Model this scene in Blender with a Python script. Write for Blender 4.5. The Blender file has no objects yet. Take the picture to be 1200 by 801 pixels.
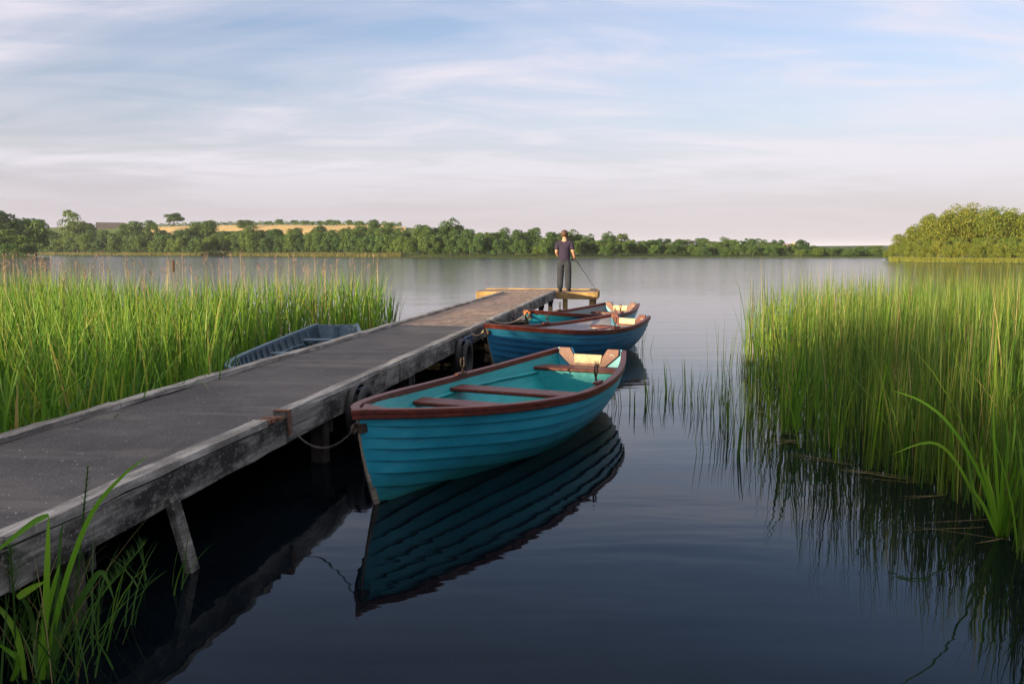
import bpy, bmesh, math, random
import numpy as np
from mathutils import Vector, Matrix
R = math.radians
random.seed(7)
rng = np.random.default_rng(7)
scene = bpy.context.scene
col = scene.collection

# ------------------------------------------------------------------ camera
HZ, F, H = 295.0, 1000.0, 1.64          # horizon row and focal length in photo pixels, eye height over the water
PITCH = math.atan((400.5 - HZ) / F)
cp, sp = math.cos(PITCH), math.sin(PITCH)
def ray(px, py):
    xc, yc = (px - 600) / F, (400.5 - py) / F
    return Vector((xc, cp + yc * sp, -sp + yc * cp))
def P(px, py, z=0.0):                    # point of the level z seen at a photo pixel
    r = ray(px, py); k = (z - H) / r.z
    return Vector((0, 0, H)) + r * k
def PD(px, py, Y):                       # point at the distance Y seen at a photo pixel
    r = ray(px, py); k = Y / r.y
    return Vector((0, 0, H)) + r * k
cam_d = bpy.data.cameras.new('camera'); cam = bpy.data.objects.new('camera', cam_d); col.objects.link(cam)
cam.location = (0, 0, H); cam.rotation_euler = (R(90) - PITCH, 0, 0)
cam_d.sensor_width = 36; cam_d.lens = 36 * F / 1200; cam_d.clip_start = .05; cam_d.clip_end = 30000
scene.camera = cam

# ------------------------------------------------------------------ helpers
def tag(o, label=None, cat=None, group=None, kind=None):
    if label: o['label'] = label
    if cat: o['category'] = cat
    if group: o['group'] = group
    if kind: o['kind'] = kind
    return o
def empty(name, loc=(0, 0, 0), rz=0):
    o = bpy.data.objects.new(name, None); col.objects.link(o)
    o.location = loc; o.rotation_euler = (0, 0, rz); o.empty_display_size = .2
    return o
def link(name, me, parent=None):
    o = bpy.data.objects.new(name, me); col.objects.link(o)
    if parent is not None: o.parent = parent
    return o
def mesh(name, V, Fc, mats, parent=None, smooth=False, idx=None, loc=None):
    me = bpy.data.meshes.new(name)
    V = [tuple(v) for v in V] if not isinstance(V, np.ndarray) else V.tolist()
    Fc = Fc if not isinstance(Fc, np.ndarray) else Fc.tolist()
    me.from_pydata(V, [], Fc)
    if not isinstance(mats, (list, tuple)): mats = [mats]
    for m in mats: me.materials.append(m)
    if idx is not None: me.polygons.foreach_set('material_index', np.asarray(idx, dtype=np.int32))
    if smooth: me.polygons.foreach_set('use_smooth', np.ones(len(me.polygons), dtype=bool))
    me.update()
    o = link(name, me, parent)
    if loc is not None: o.location = loc
    return o
def bmobj(name, bm, mats, parent=None, smooth=False, bevel=0):
    if bevel:
        bmesh.ops.bevel(bm, geom=bm.edges[:], offset=bevel, segments=1, affect='EDGES', clamp_overlap=True)
    bmesh.ops.recalc_face_normals(bm, faces=bm.faces[:])
    me = bpy.data.meshes.new(name); bm.to_mesh(me); bm.free()
    if not isinstance(mats, (list, tuple)): mats = [mats]
    for m in mats: me.materials.append(m)
    if smooth: me.polygons.foreach_set('use_smooth', np.ones(len(me.polygons), dtype=bool))
    return link(name, me, parent)
def box(bm, x0, x1, y0, y1, z0, z1, jit=0):
    vs = []
    for x in (x0, x1):
        for y in (y0, y1):
            for z in (z0, z1):
                vs.append(bm.verts.new((x + random.uniform(-jit, jit), y + random.uniform(-jit, jit), z + random.uniform(-jit, jit))))
    for f in ((0, 1, 3, 2), (4, 6, 7, 5), (0, 4, 5, 1), (2, 3, 7, 6), (0, 2, 6, 4), (1, 5, 7, 3)):
        bm.faces.new([vs[i] for i in f])
def plank(bm, x0, x1, y0, y1, z0, z1, step=.25, wob=.004):
    """a long board cut into slices so that its edges can be worn and uneven; runs along x"""
    n = max(2, int((x1 - x0) / step)); prev = None
    for i in range(n + 1):
        x = x0 + (x1 - x0) * i / n
        r = [bm.verts.new((x, y + random.gauss(0, wob), z + random.gauss(0, wob))) for y, z in ((y0, z0), (y1, z0), (y1, z1), (y0, z1))]
        if prev:
            for k in range(4): bm.faces.new((prev[k], prev[(k + 1) % 4], r[(k + 1) % 4], r[k]))
        else: bm.faces.new(r[::-1])
        prev = r
    bm.faces.new(prev)
def bar(bm, a, b, w, d, up=Vector((0, 0, 1))):
    a, b = Vector(a), Vector(b); t = (b - a).normalized()
    s = t.cross(up)
    if s.length < 1e-3: s = t.cross(Vector((1, 0, 0)))
    s.normalize(); u = s.cross(t)
    vs = [bm.verts.new(p + s * sx * w / 2 + u * sy * d / 2) for p in (a, b) for sx, sy in ((-1, -1), (1, -1), (1, 1), (-1, 1))]
    for k in range(4): bm.faces.new((vs[k], vs[(k + 1) % 4], vs[4 + (k + 1) % 4], vs[4 + k]))
    bm.faces.new(vs[3::-1]); bm.faces.new(vs[4:])
def tube(bm, path, rad, n=8, cap=True):
    path = [Vector(p) for p in path]; rings = []
    if not hasattr(rad, '__len__'): rad = [rad] * len(path)
    ref = Vector((.31, .17, .93))
    for i, p in enumerate(path):
        t = (path[min(i + 1, len(path) - 1)] - path[max(i - 1, 0)]).normalized()
        s = t.cross(ref)
        if s.length < .05: s = t.cross(Vector((1, 0, 0)))
        s.normalize(); u = s.cross(t)
        rings.append([bm.verts.new(p + (s * math.cos(a) + u * math.sin(a)) * rad[i]) for a in (2 * math.pi * k / n for k in range(n))])
    for i in range(len(rings) - 1):
        for k in range(n): bm.faces.new((rings[i][k], rings[i][(k + 1) % n], rings[i + 1][(k + 1) % n], rings[i + 1][k]))
    if cap: bm.faces.new(rings[0][::-1]); bm.faces.new(rings[-1])
def ring(bm, c, R0, r, axis=Vector((0, 0, 1)), n=14, m=6, stretch=1.0, sdir=None):
    axis = axis.normalized(); a = sdir or axis.orthogonal(); a = (a - axis * a.dot(axis)).normalized(); b = axis.cross(a)
    rs = []
    for i in range(n):
        t = 2 * math.pi * i / n; d = a * math.cos(t) * stretch + b * math.sin(t); o = (a * math.cos(t) + b * math.sin(t))
        rs.append([bm.verts.new(Vector(c) + d * R0 + (o * math.cos(q) + axis * math.sin(q)) * r) for q in (2 * math.pi * k / m for k in range(m))])
    for i in range(n):
        for k in range(m): bm.faces.new((rs[i][k], rs[(i + 1) % n][k], rs[(i + 1) % n][(k + 1) % m], rs[i][(k + 1) % m]))
def lerp1(x, pts):
    xs, ys = zip(*pts); return float(np.interp(x, xs, ys))
def smooth1(x, pts):                      # monotone smooth interpolation
    for (x0, y0), (x1, y1) in zip(pts, pts[1:]):
        if x <= x1:
            i = pts.index((x0, y0)); q = max(0, min(1, (x - x0) / (x1 - x0)))
            m0 = (pts[i + 1][1] - pts[i - 1][1]) / (pts[i + 1][0] - pts[i - 1][0]) if i > 0 else (y1 - y0) / (x1 - x0)
            m1 = (pts[i + 2][1] - y0) / (pts[i + 2][0] - x0) if i + 2 < len(pts) else (y1 - y0) / (x1 - x0)
            h = x1 - x0; q2, q3 = q * q, q * q * q
            return (2*q3-3*q2+1)*y0 + (q3-2*q2+q)*h*m0 + (-2*q3+3*q2)*y1 + (q3-q2)*h*m1
    return pts[-1][1]

# ------------------------------------------------------------------ materials
def nodes(name):
    m = bpy.data.materials.new(name); m.use_nodes = True; nt = m.node_tree
    return m, nt, nt.nodes['Principled BSDF'], nt.nodes['Material Output']
def nn(nt, typ, **kw):
    n = nt.nodes.new(typ)
    for k, v in kw.items():
        if k in n.inputs.keys() if isinstance(k, str) else False: n.inputs[k].default_value = v
        else: setattr(n, k, v)
    return n
def ramp(nt, fac, stops):
    r = nt.nodes.new('ShaderNodeValToRGB'); e = r.color_ramp.elements
    while len(e) < len(stops): e.new(.5)
    for k, (p, c) in zip(e, stops):
        k.position = p; k.color = (*c, 1) if len(c) == 3 else c
    nt.links.new(fac, r.inputs[0]); return r.outputs[0]
def noise(nt, scale=(1, 1, 1), s=1.0, detail=5, rough=.6, dist=0, coord='Object', rot=(0, 0, 0)):
    tc = nt.nodes.new('ShaderNodeTexCoord'); mp = nt.nodes.new('ShaderNodeMapping')
    mp.inputs['Scale'].default_value = scale; mp.inputs['Rotation'].default_value = rot
    nt.links.new(tc.outputs[coord], mp.inputs['Vector'])
    n = nt.nodes.new('ShaderNodeTexNoise'); n.inputs['Scale'].default_value = s; n.inputs['Detail'].default_value = detail
    n.inputs['Roughness'].default_value = rough; n.inputs['Distortion'].default_value = dist
    nt.links.new(mp.outputs[0], n.inputs['Vector']); return n.outputs['Fac']
def mixc(nt, fac, a, b, mode='MIX'):
    m = nt.nodes.new('ShaderNodeMix'); m.data_type = 'RGBA'; m.blend_type = mode; m.clamp_factor = True
    for s, v in ((m.inputs[0], fac), (m.inputs[6], a), (m.inputs[7], b)):
        if hasattr(v, 'node'): nt.links.new(v, s)
        elif isinstance(v, (int, float)): s.default_value = v
        else: s.default_value = (*v, 1)
    return m.outputs[2]
def mathn(nt, op, a, b=0.0, c=0.0):
    m = nt.nodes.new('ShaderNodeMath'); m.operation = op
    for s, v in zip(m.inputs, (a, b, c)):
        if hasattr(v, 'node'): nt.links.new(v, s)
        else: s.default_value = v
    return m.outputs[0]
def bump(nt, bsdf, h, strength=.3, dist=.01):
    b = nt.nodes.new('ShaderNodeBump'); b.inputs['Strength'].default_value = strength; b.inputs['Distance'].default_value = dist
    nt.links.new(h, b.inputs['Height']); nt.links.new(b.outputs[0], bsdf.inputs['Normal'])
def simple(name, stops, scale=(1, 1, 1), s=4, rough=.7, bstr=.3, bdist=.01, detail=6, spec=.4, coat=0, metal=0):
    m, nt, b, o = nodes(name)
    f = noise(nt, scale, s, detail)
    nt.links.new(ramp(nt, f, stops), b.inputs['Base Color'])
    b.inputs['Roughness'].default_value = rough; b.inputs['Specular IOR Level'].default_value = spec
    b.inputs['Coat Weight'].default_value = coat; b.inputs['Coat Roughness'].default_value = .25; b.inputs['Metallic'].default_value = metal
    if bstr: bump(nt, b, f, bstr, bdist)
    return m
def weathered(name, dark, mid, light, stain=(.02, .018, .015), grain=30, gl=1.2, stain_amt=.6, rough=.85):
    """old timber: grain along x, dark weather stains and pale worn patches"""
    m, nt, b, o = nodes(name)
    g = noise(nt, (gl, grain, grain), 1.6, 6, .65)
    c = ramp(nt, g, [(.28, dark), (.5, mid), (.72, light)])
    st = noise(nt, (1.6, 5, 3.0), 1.5, 5, .65)
    k = ramp(nt, st, [(.42, (1, 1, 1)), (.58, (0, 0, 0))])
    c2 = mixc(nt, mathn(nt, 'MULTIPLY', k, stain_amt), c, stain)
    sp_ = noise(nt, (1, 1, 1), 60, 3, .5)
    c3 = mixc(nt, ramp(nt, sp_, [(.60, (0, 0, 0)), (.72, (.5, .5, .5))]), c2, light)
    nt.links.new(c3, b.inputs['Base Color']); b.inputs['Roughness'].default_value = rough; b.inputs['Specular IOR Level'].default_value = .25
    bump(nt, b, g, .6, .006)
    return m
def leafy(name, stops, trans=.35, rough=.55, per='island', spec=.3, objvar=None):
    """foliage: colour varies from leaf to leaf, thin leaves let light through"""
    m, nt, b, o = nodes(name)
    g = nt.nodes.new('ShaderNodeNewGeometry')
    c = ramp(nt, g.outputs['Random Per Island'], stops)
    if objvar:
        oi = nt.nodes.new('ShaderNodeObjectInfo')
        c = mixc(nt, 1.0, c, ramp(nt, oi.outputs['Random'], objvar), 'MULTIPLY')
    nt.links.new(c, b.inputs['Base Color']); b.inputs['Roughness'].default_value = rough; b.inputs['Specular IOR Level'].default_value = spec
    t = nt.nodes.new('ShaderNodeBsdfTranslucent'); nt.links.new(c, t.inputs['Color'])
    x = nt.nodes.new('ShaderNodeMixShader'); x.inputs[0].default_value = trans
    nt.links.new(b.outputs[0], x.inputs[1]); nt.links.new(t.outputs[0], x.inputs[2]); nt.links.new(x.outputs[0], o.inputs['Surface'])
    return m

# ------------------------------------------------------------------ sky, sun, exposure
SUN_EL, SUN_ROT = 6.0, 228.0
w = bpy.data.worlds.new('World'); scene.world = w; w.use_nodes = True; nt = w.node_tree
bg = nt.nodes['Background']; bg.inputs['Strength'].default_value = .10
sky = nt.nodes.new('ShaderNodeTexSky'); sky.sky_type = 'NISHITA'; sky.sun_disc = False
sky.sun_elevation = R(SUN_EL); sky.sun_rotation = R(SUN_ROT); sky.air_density = 1.0; sky.dust_density = 1.0; sky.ozone_density = 2.0
tc = nt.nodes.new('ShaderNodeTexCoord'); sx = nt.nodes.new('ShaderNodeSeparateXYZ'); nt.links.new(tc.outputs['Generated'], sx.inputs[0])
zc = mathn(nt, 'MAXIMUM', sx.outputs[2], 0.0)
dz = mathn(nt, 'ADD', zc, .11)
cx = nt.nodes.new('ShaderNodeCombineXYZ')
nt.links.new(mathn(nt, 'DIVIDE', sx.outputs[0], dz), cx.inputs[0]); nt.links.new(mathn(nt, 'DIVIDE', sx.outputs[1], dz), cx.inputs[1])
def cloud(scale, s, detail, dist, rot, loc=(0, 0, 0)):
    mp = nt.nodes.new('ShaderNodeMapping'); mp.inputs['Scale'].default_value = scale; mp.inputs['Rotation'].default_value = (0, 0, R(rot)); mp.inputs['Location'].default_value = loc
    nt.links.new(cx.outputs[0], mp.inputs[0]); n = nt.nodes.new('ShaderNodeTexNoise'); n.inputs['Scale'].default_value = s
    n.inputs['Detail'].default_value = detail; n.inputs['Roughness'].default_value = .55; n.inputs['Distortion'].default_value = dist
    nt.links.new(mp.outputs[0], n.inputs['Vector']); return n.outputs['Fac']
c1 = cloud((.62, 1.0, 1), .62, 9, 1.1, 18, (5.3, 2.9, 0))
c2 = cloud((.55, 1.2, 1), 1.7, 9, 1.6, -14, (2.0, 6.1, 0))
cs = mathn(nt, 'ADD', mathn(nt, 'MULTIPLY', c1, .70), mathn(nt, 'MULTIPLY', c2, .30))
cf = ramp(nt, cs, [(.34, (.08, .08, .08)), (.45, (.40, .40, .40)), (.55, (1, 1, 1))])
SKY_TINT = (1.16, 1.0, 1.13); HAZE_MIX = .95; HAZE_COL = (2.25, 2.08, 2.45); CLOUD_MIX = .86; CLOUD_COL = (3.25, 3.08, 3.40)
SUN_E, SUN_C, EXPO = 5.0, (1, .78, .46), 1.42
LIFT_COL = (6.2, 5.7, 5.6)
DECK = .52
BELT = [(-84, 6.9), (-54, 7.0), (-46, 6.95), (-36, 6.85), (-16, 6.85)]
HAZE_D = .00009
over = ramp(nt, zc, [(.47, (0, 0, 0)), (.66, (1, 1, 1))])          # unseen bright veil added overhead to lift the foreground's ambient light
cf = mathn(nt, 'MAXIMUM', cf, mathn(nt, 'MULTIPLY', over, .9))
skyc = mixc(nt, 1.0, sky.outputs[0], SKY_TINT, 'MULTIPLY')
hz = ramp(nt, zc, [(0, (1, 1, 1)), (.07, (.78, .78, .78)), (.14, (.28, .28, .28)), (.24, (0, 0, 0))])
skyc = mixc(nt, mathn(nt, 'MULTIPLY', hz, HAZE_MIX), skyc, HAZE_COL)
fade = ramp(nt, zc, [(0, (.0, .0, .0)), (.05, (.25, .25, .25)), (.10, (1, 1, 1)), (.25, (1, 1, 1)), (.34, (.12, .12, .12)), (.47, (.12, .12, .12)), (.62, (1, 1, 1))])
skyc = mixc(nt, mathn(nt, 'MULTIPLY', mathn(nt, 'MULTIPLY', cf, fade), CLOUD_MIX), skyc, mixc(nt, over, CLOUD_COL, LIFT_COL))
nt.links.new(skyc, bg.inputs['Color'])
sd = bpy.data.lights.new('sun', 'SUN'); sd.energy = SUN_E; sd.angle = R(.55); sd.color = SUN_C
so = bpy.data.objects.new('sun', sd); col.objects.link(so)
sdir = Vector((math.sin(R(SUN_ROT)) * math.cos(R(SUN_EL)), math.cos(R(SUN_ROT)) * math.cos(R(SUN_EL)), math.sin(R(SUN_EL))))
so.rotation_euler = sdir.to_track_quat('Z', 'Y').to_euler(); so.location = sdir * 60
vs = scene.view_settings; vs.view_transform = 'Standard'; vs.look = 'None'; vs.gamma = 1; vs.use_curve_mapping = False; vs.exposure = EXPO
scene.cycles.use_denoising = True
scene.cycles.max_bounces = 8; scene.cycles.transparent_max_bounces = 8

# ------------------------------------------------------------------ land and water
def interp(px, pts):
    xs, ys = zip(*pts); return np.interp(px, xs, ys)
FH = F / cp
def G(px, Y): return ((px - 600) / FH * Y, Y)
def zat(y, Y): return H + (HZ - y) * Y / FH
WL = [(-600, 298.8), (45, 298.6), (200, 299.5), (400, 300.8), (500, 301.6), (640, 302.0), (800, 301.5), (960, 301.8), (1060, 301.8), (1800, 302)]
def R0(px): return H * FH / (interp(px, WL) - HZ)
RIDGE = [(-600, 266), (100, 267), (170, 266), (250, 264), (330, 263.5), (450, 265), (520, 270), (600, 278), (700, 284), (800, 288.5), (900, 291), (1000, 291.5), (1800, 291)]
def land_z(px, q):
    r = R0(px); ridge = zat(interp(px, RIDGE), r * 1.55)
    if q <= 1.06: return float(np.interp(q, [.97, 1.0, 1.02, 1.06], [-.5, .08, .25, .8]))
    if q <= 1.55:
        t = (q - 1.06) / .49; s = t * t * (3 - 2 * t)
        return .8 + (max(ridge, 1.0) - .8) * s
    far = zat(interp(px, [(-600, 280), (600, 290), (880, 292), (950, 288.2), (1040, 287.6), (1100, 289), (1800, 290)]), r * 5)
    if q <= 2.2: return ridge * (1 - .35 * (q - 1.55) / .65)
    if q <= 5: return ridge * .65 + (max(far, 2) - ridge * .65) * ((q - 2.2) / 2.8)
    return max(far, 2)
grass = simple('meadow_grass', [(.3, (.045, .07, .018)), (.55, (.07, .10, .025)), (.75, (.11, .12, .04))], s=.06, rough=.9, bstr=0, detail=8, spec=.1)
hill_wood = simple('distant_hillside', [(.35, (.02, .035, .015)), (.6, (.05, .07, .025))], s=.02, rough=.95, bstr=0, detail=8, spec=.1)
wheat = simple('ripe_field', [(.3, (.33, .23, .10)), (.6, (.40, .29, .13)), (.8, (.24, .22, .08))], scale=(1, .3, 1), s=.08, rough=.9, bstr=0, spec=.1)
pxs = np.linspace(-700, 1900, 175); qs = [.97, 1.0, 1.02, 1.06, 1.1, 1.15, 1.2, 1.25, 1.3, 1.35, 1.4, 1.45, 1.5, 1.55, 1.7, 2.2, 3, 4, 5, 6.5, 9, 14]
V, Fc, ix = [], [], []
for q in qs:
    for p in pxs:
        Y = R0(p) * q; x, y = G(p, Y); V.append((x, y, land_z(p, q)))
n = len(pxs)
for j in range(len(qs) - 1):
    for i in range(n - 1):
        Fc.append((j * n + i, j * n + i + 1, (j + 1) * n + i + 1, (j + 1) * n + i)); ix.append(1 if qs[j] >= 2.2 else 0)
tag(mesh('hills', V, Fc, [grass, hill_wood], smooth=True, idx=ix), kind='structure')
def field(x0, x1, q0, q1, m, slope=0):
    V, Fc = [], []; nx, ny = 24, 10
    for j in range(ny + 1):
        for i in range(nx + 1):
            p = x0 + (x1 - x0) * i / nx; q = q0 + (q1 - q0) * j / ny + slope * (i / nx - .5)
            Y = R0(p) * q; x, y = G(p, Y)
            V.append((x, y, land_z(p, q) + .25))
    for j in range(ny):
        for i in range(nx): Fc.append((j * (nx + 1) + i, j * (nx + 1) + i + 1, (j + 1) * (nx + 1) + i + 1, (j + 1) * (nx + 1) + i))
    return mesh('field', V, Fc, m, smooth=True)
for a in ((172, 262, 1.30, 1.47), (258, 338, 1.27, 1.47), (334, 400, 1.25, 1.47), (396, 476, 1.30, 1.52)):
    tag(field(*a, wheat), kind='structure')
# island
def isl(px, q):
    return float(np.interp(q, [.96, 1.0, 1.03, 1.1, 1.5], [-.4, .1, .35, .6, .8]))
IW = [(1038, 305.2), (1048, 306.6), (1070, 307.6), (1120, 308.6), (1200, 309.2), (1900, 309.5)]
def RI(px): return H * FH / (interp(px, IW) - HZ)
V, Fc = [], []; ipx = np.linspace(1038, 1900, 60); iq = [.96, 1.0, 1.03, 1.1, 1.2, 1.35, 1.5]
for q in iq:
    for p in ipx:
        x, y = G(p, RI(p) * q); V.append((x, y, isl(p, q) * min(1, .2 + (p - 1038) / 25)))
n = len(ipx)
for j in range(len(iq) - 1):
    for i in range(n - 1): Fc.append((j * n + i, j * n + i + 1, (j + 1) * n + i + 1, (j + 1) * n + i))
tag(mesh('island_ground', V, Fc, grass, smooth=True), kind='structure')
# low headland on the left
def RL(px): return H * FH / (302.4 - HZ)
V, Fc = [], []; lpx = np.linspace(-420, 42, 30); lq = [.97, 1.0, 1.05, 1.2, 1.35]
for q in lq:
    for p in lpx:
        x, y = G(p, RL(p) * q); V.append((x, y, float(np.interp(q, [.97, 1, 1.05, 1.35], [-.4, .1, .5, .7])) * min(1, (46 - p) / 20)))
n = len(lpx)
for j in range(len(lq) - 1):
    for i in range(n - 1): Fc.append((j * n + i, j * n + i + 1, (j + 1) * n + i + 1, (j + 1) * n + i))
tag(mesh('headland', V, Fc, grass, smooth=True), kind='structure')
# shore behind the camera
V, Fc = [], []; ys = [2.2, 1.6, .8, -4, -14, -30, -60, -200, -3000]; zs = [-.4, -.05, .12, .3, .45, .6, .8, 1, 2]; xs_ = np.linspace(-1, 1, 25)
for y, z in zip(ys, zs):
    for k in xs_: V.append((k * (60 - y * 1.2), y, z + rng.normal(0, .02)))
n = len(xs_)
for j in range(len(ys) - 1):
    for i in range(n - 1): Fc.append((j * n + i, j * n + i + 1, (j + 1) * n + i + 1, (j + 1) * n + i))
tag(mesh('shore_ground', V, Fc, grass, smooth=True), kind='structure')

# water
m, nt, b, o = nodes('lake_water')
tcw = nt.nodes.new('ShaderNodeTexCoord'); sw = nt.nodes.new('ShaderNodeSeparateXYZ'); nt.links.new(tcw.outputs['Object'], sw.inputs[0])
silt = noise(nt, (1, 1, 1), 2.2, 8, .7)
wc = ramp(nt, silt, [(.4, (.001, .002, .0035)), (.62, (.002, .004, .006)), (.75, (.004, .007, .009))])
spk = noise(nt, (1, 1, 1), 38, 2, .4); wc = mixc(nt, ramp(nt, spk, [(.735, (0, 0, 0)), (.76, (1, 1, 1))]), wc, (.020, .023, .026))
nt.links.new(wc, b.inputs['Base Color'])
b.inputs['IOR'].default_value = 1.333; b.inputs['Specular IOR Level'].default_value = .36
swell = noise(nt, (.5, 1.6, 1), .9, 3, .5, .3, rot=(0, 0, R(8)))
rip = noise(nt, (.55, 1.5, 1), 3.4, 4, .55, .4, rot=(0, 0, R(-6)))
fine = noise(nt, (.8, 1.4, 1), 11, 3, .6, .2)
yd = sw.outputs[1]
def mr(a, b_, c, d):
    q = nt.nodes.new('ShaderNodeMapRange'); q.inputs[1].default_value = a; q.inputs[2].default_value = b_; q.inputs[3].default_value = c; q.inputs[4].default_value = d
    nt.links.new(yd, q.inputs[0]); return q.outputs[0]
gust = ramp(nt, noise(nt, (.12, .35, 1), .5, 4, .6), [(.35, (.25, .25, .25)), (.65, (1, 1, 1))])
nt.links.new(mathn(nt, 'ADD', mr(8, 60, .012, .075), mr(50, 200, 0, .05)), b.inputs['Roughness'])
hh = mathn(nt, 'ADD', mathn(nt, 'MULTIPLY', swell, mr(3, 40, .007, .010)), mathn(nt, 'MULTIPLY', rip, mathn(nt, 'MULTIPLY', gust, mr(6, 40, .0010, .0075))))
hh = mathn(nt, 'ADD', hh, mathn(nt, 'MULTIPLY', fine, mr(10, 40, .00, .0015)))
bp = nt.nodes.new('ShaderNodeBump'); bp.inputs['Strength'].default_value = 1; bp.inputs['Distance'].default_value = 1.0
nt.links.new(hh, bp.inputs['Height']); nt.links.new(bp.outputs[0], b.inputs['Normal'])
V = [(-2500, 1.2, 0), (2500, 1.2, 0), (2500, 2600, 0), (-2500, 2600, 0)]
tag(mesh('lake_water', V, [(0, 1, 2, 3)], m), kind='structure')

# ------------------------------------------------------------------ trees
bark = simple('bark', [(.3, (.05, .04, .03)), (.7, (.14, .11, .08))], scale=(1, 1, .2), s=6, rough=.9)
bark_pale = simple('pale_bark', [(.3, (.09, .07, .05)), (.7, (.19, .145, .10))], scale=(1, 1, .2), s=6, rough=.9)
OV = [(0, (.62, .72, .75)), (.35, (.9, .95, .8)), (.7, (1.15, 1.05, .8)), (1, (.75, .9, .9))]
leaf_dark = leafy('dark_foliage', [(0, (.026, .062, .020)), (.5, (.050, .105, .028)), (1, (.085, .145, .036))], trans=.25, objvar=OV)
leaf_mid = leafy('mid_foliage', [(0, (.045, .092, .022)), (.5, (.078, .14, .030)), (1, (.125, .185, .042))], trans=.3, objvar=OV)
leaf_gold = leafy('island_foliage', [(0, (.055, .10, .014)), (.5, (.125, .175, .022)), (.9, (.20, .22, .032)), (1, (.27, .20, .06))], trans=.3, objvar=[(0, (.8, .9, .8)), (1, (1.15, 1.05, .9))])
def rand_dir(n):
    v = rng.normal(size=(n, 3)); return v / np.linalg.norm(v, axis=1, keepdims=True)
def leaf_quads(C, N, s, asp=1.5):
    """C centres, N normals, s sizes -> vertices of pointed leaf clump faces"""
    k = len(C); ref = rand_dir(k); U = np.cross(N, ref); U /= np.linalg.norm(U, axis=1, keepdims=True) + 1e-9; W = np.cross(N, U)
    s = s[:, None]
    V = np.stack([C - U * s * asp * .6, C - W * s * .5 + N * s * .12, C + U * s * asp * .6, C + W * s * .5 + N * s * .12], 1).reshape(-1, 3)
    return V, np.arange(k * 4).reshape(-1, 4)
def crown_arrays(clumps, per, s):
    Cs, Ns, Ss = [], [], []
    for (c, r) in clumps:
        d = rand_dir(per); d[:, 2] = np.where(d[:, 2] < -.55, -d[:, 2], d[:, 2])
        rad = r * (.55 + .5 * rng.random(per) ** .6)
        Cs.append(np.array(c) + d * rad[:, None] * np.array([1, 1, .82])); nd = d + rng.normal(0, .6, (per, 3)); Ns.append(nd / np.linalg.norm(nd, axis=1, keepdims=True))
        Ss.append(s * (.6 + .8 * rng.random(per)))
    return leaf_quads(np.concatenate(Cs), np.concatenate(Ns), np.concatenate(Ss))
def tree_proto(kind, mleaf, mbark, nclump, per, s, wid, base, shape='round', limbs=5):
    """a tree of height 1; wid = crown radius, base = bottom of the crown"""
    cl = []
    for i in range(nclump):
        d = rand_dir(1)[0]; q = rng.random() ** .45
        hx = .5 * (1 + d[2] * q)                       # 0 bottom 1 top
        prof = {'round': math.sin(math.pi * (.12 + .80 * hx)) ** .7, 'tall': 1 - .55 * hx, 'bush': (1 - hx) ** .35, 'spread': .55 + .45 * math.sin(math.pi * hx) if hx < .8 else .7}[shape]
        r = wid * (.26 + .22 * rng.random()) * (1 if shape != 'tall' else .8)
        a = math.atan2(d[1], d[0]); rr = wid * q * prof * .85
        z = base + r * .6 + (1 - base - r * 1.4) * hx
        cl.append(((rr * math.cos(a), rr * math.sin(a), z), r))
    V, Fc = crown_arrays(cl, per, s)
    bm = bmesh.new(); th = .022 if shape != 'bush' else .012
    top = base + (1 - base) * .55; bx = rng.normal(0, .02, 6)
    tube(bm, [(bx[k] * k * .3, bx[5 - k] * k * .3, top * k / 5 - (.02 if k == 0 else 0)) for k in range(6)], [th * (1.4 - .22 * k) for k in range(6)], 7)
    for i in range(limbs):
        c = cl[int(rng.integers(len(cl)))][0]; z0 = max(.12, base * .8 + .1 * rng.random()); p0 = Vector((0, 0, z0)); p1 = Vector(c)
        mid = p0.lerp(p1, .5) + Vector((0, 0, -.03))
        tube(bm, [p0, mid, p1], [th * .6, th * .42, th * .15], 5)
    tr = bmobj('trunk', bm, mbark, smooth=True); cr = mesh('crown', V, Fc, mleaf)
    me = (cr.data, tr.data); bpy.data.objects.remove(cr); bpy.data.objects.remove(tr); return me
protos = {
 'broad': [tree_proto('b', leaf_dark, bark, 28, 190, .027, .44, .03) for _ in range(3)],
 'light': [tree_proto('l', leaf_mid, bark, 26, 180, .027, .42, .03) for _ in range(2)],
 'bush':  [tree_proto('u', leaf_dark, bark, 22, 170, .038, .55, .0, 'bush', 3), tree_proto('u', leaf_mid, bark, 22, 170, .038, .55, .0, 'bush', 3)],
 'tall':  [tree_proto('t', leaf_dark, bark, 22, 150, .026, .26, .05, 'tall', 3)],
 'lone':  [tree_proto('o', leaf_dark, bark, 26, 200, .034, .46, .16, 'round', 5)],
 'loose': [tree_proto('s', leaf_mid, bark, 18, 170, .028, .42, .12, 'spread', 7)],
 'isle':  [tree_proto('i', leaf_gold, bark_pale, 48, 280, .0165, .43, .10, 'spread', 12) for _ in range(3)],
 'islebush': [tree_proto('j', leaf_gold, bark_pale, 26, 280, .028, .60, .0, 'bush', 3) for _ in range(2)],
}
def tree(name, kind, x, y, z, h, wmul, label, cat='tree', group=None, rz=None, var=None):
    t = empty(name, (x, y, z), rng.random() * 6.28 if rz is None else rz); t.scale = (h * wmul, h * wmul, h)
    tag(t, label, cat, group)
    cm, tm = protos[kind][int(rng.integers(len(protos[kind]))) if var is None else var]
    link('trunk', tm, t); link('crown', cm, t); return t
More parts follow.
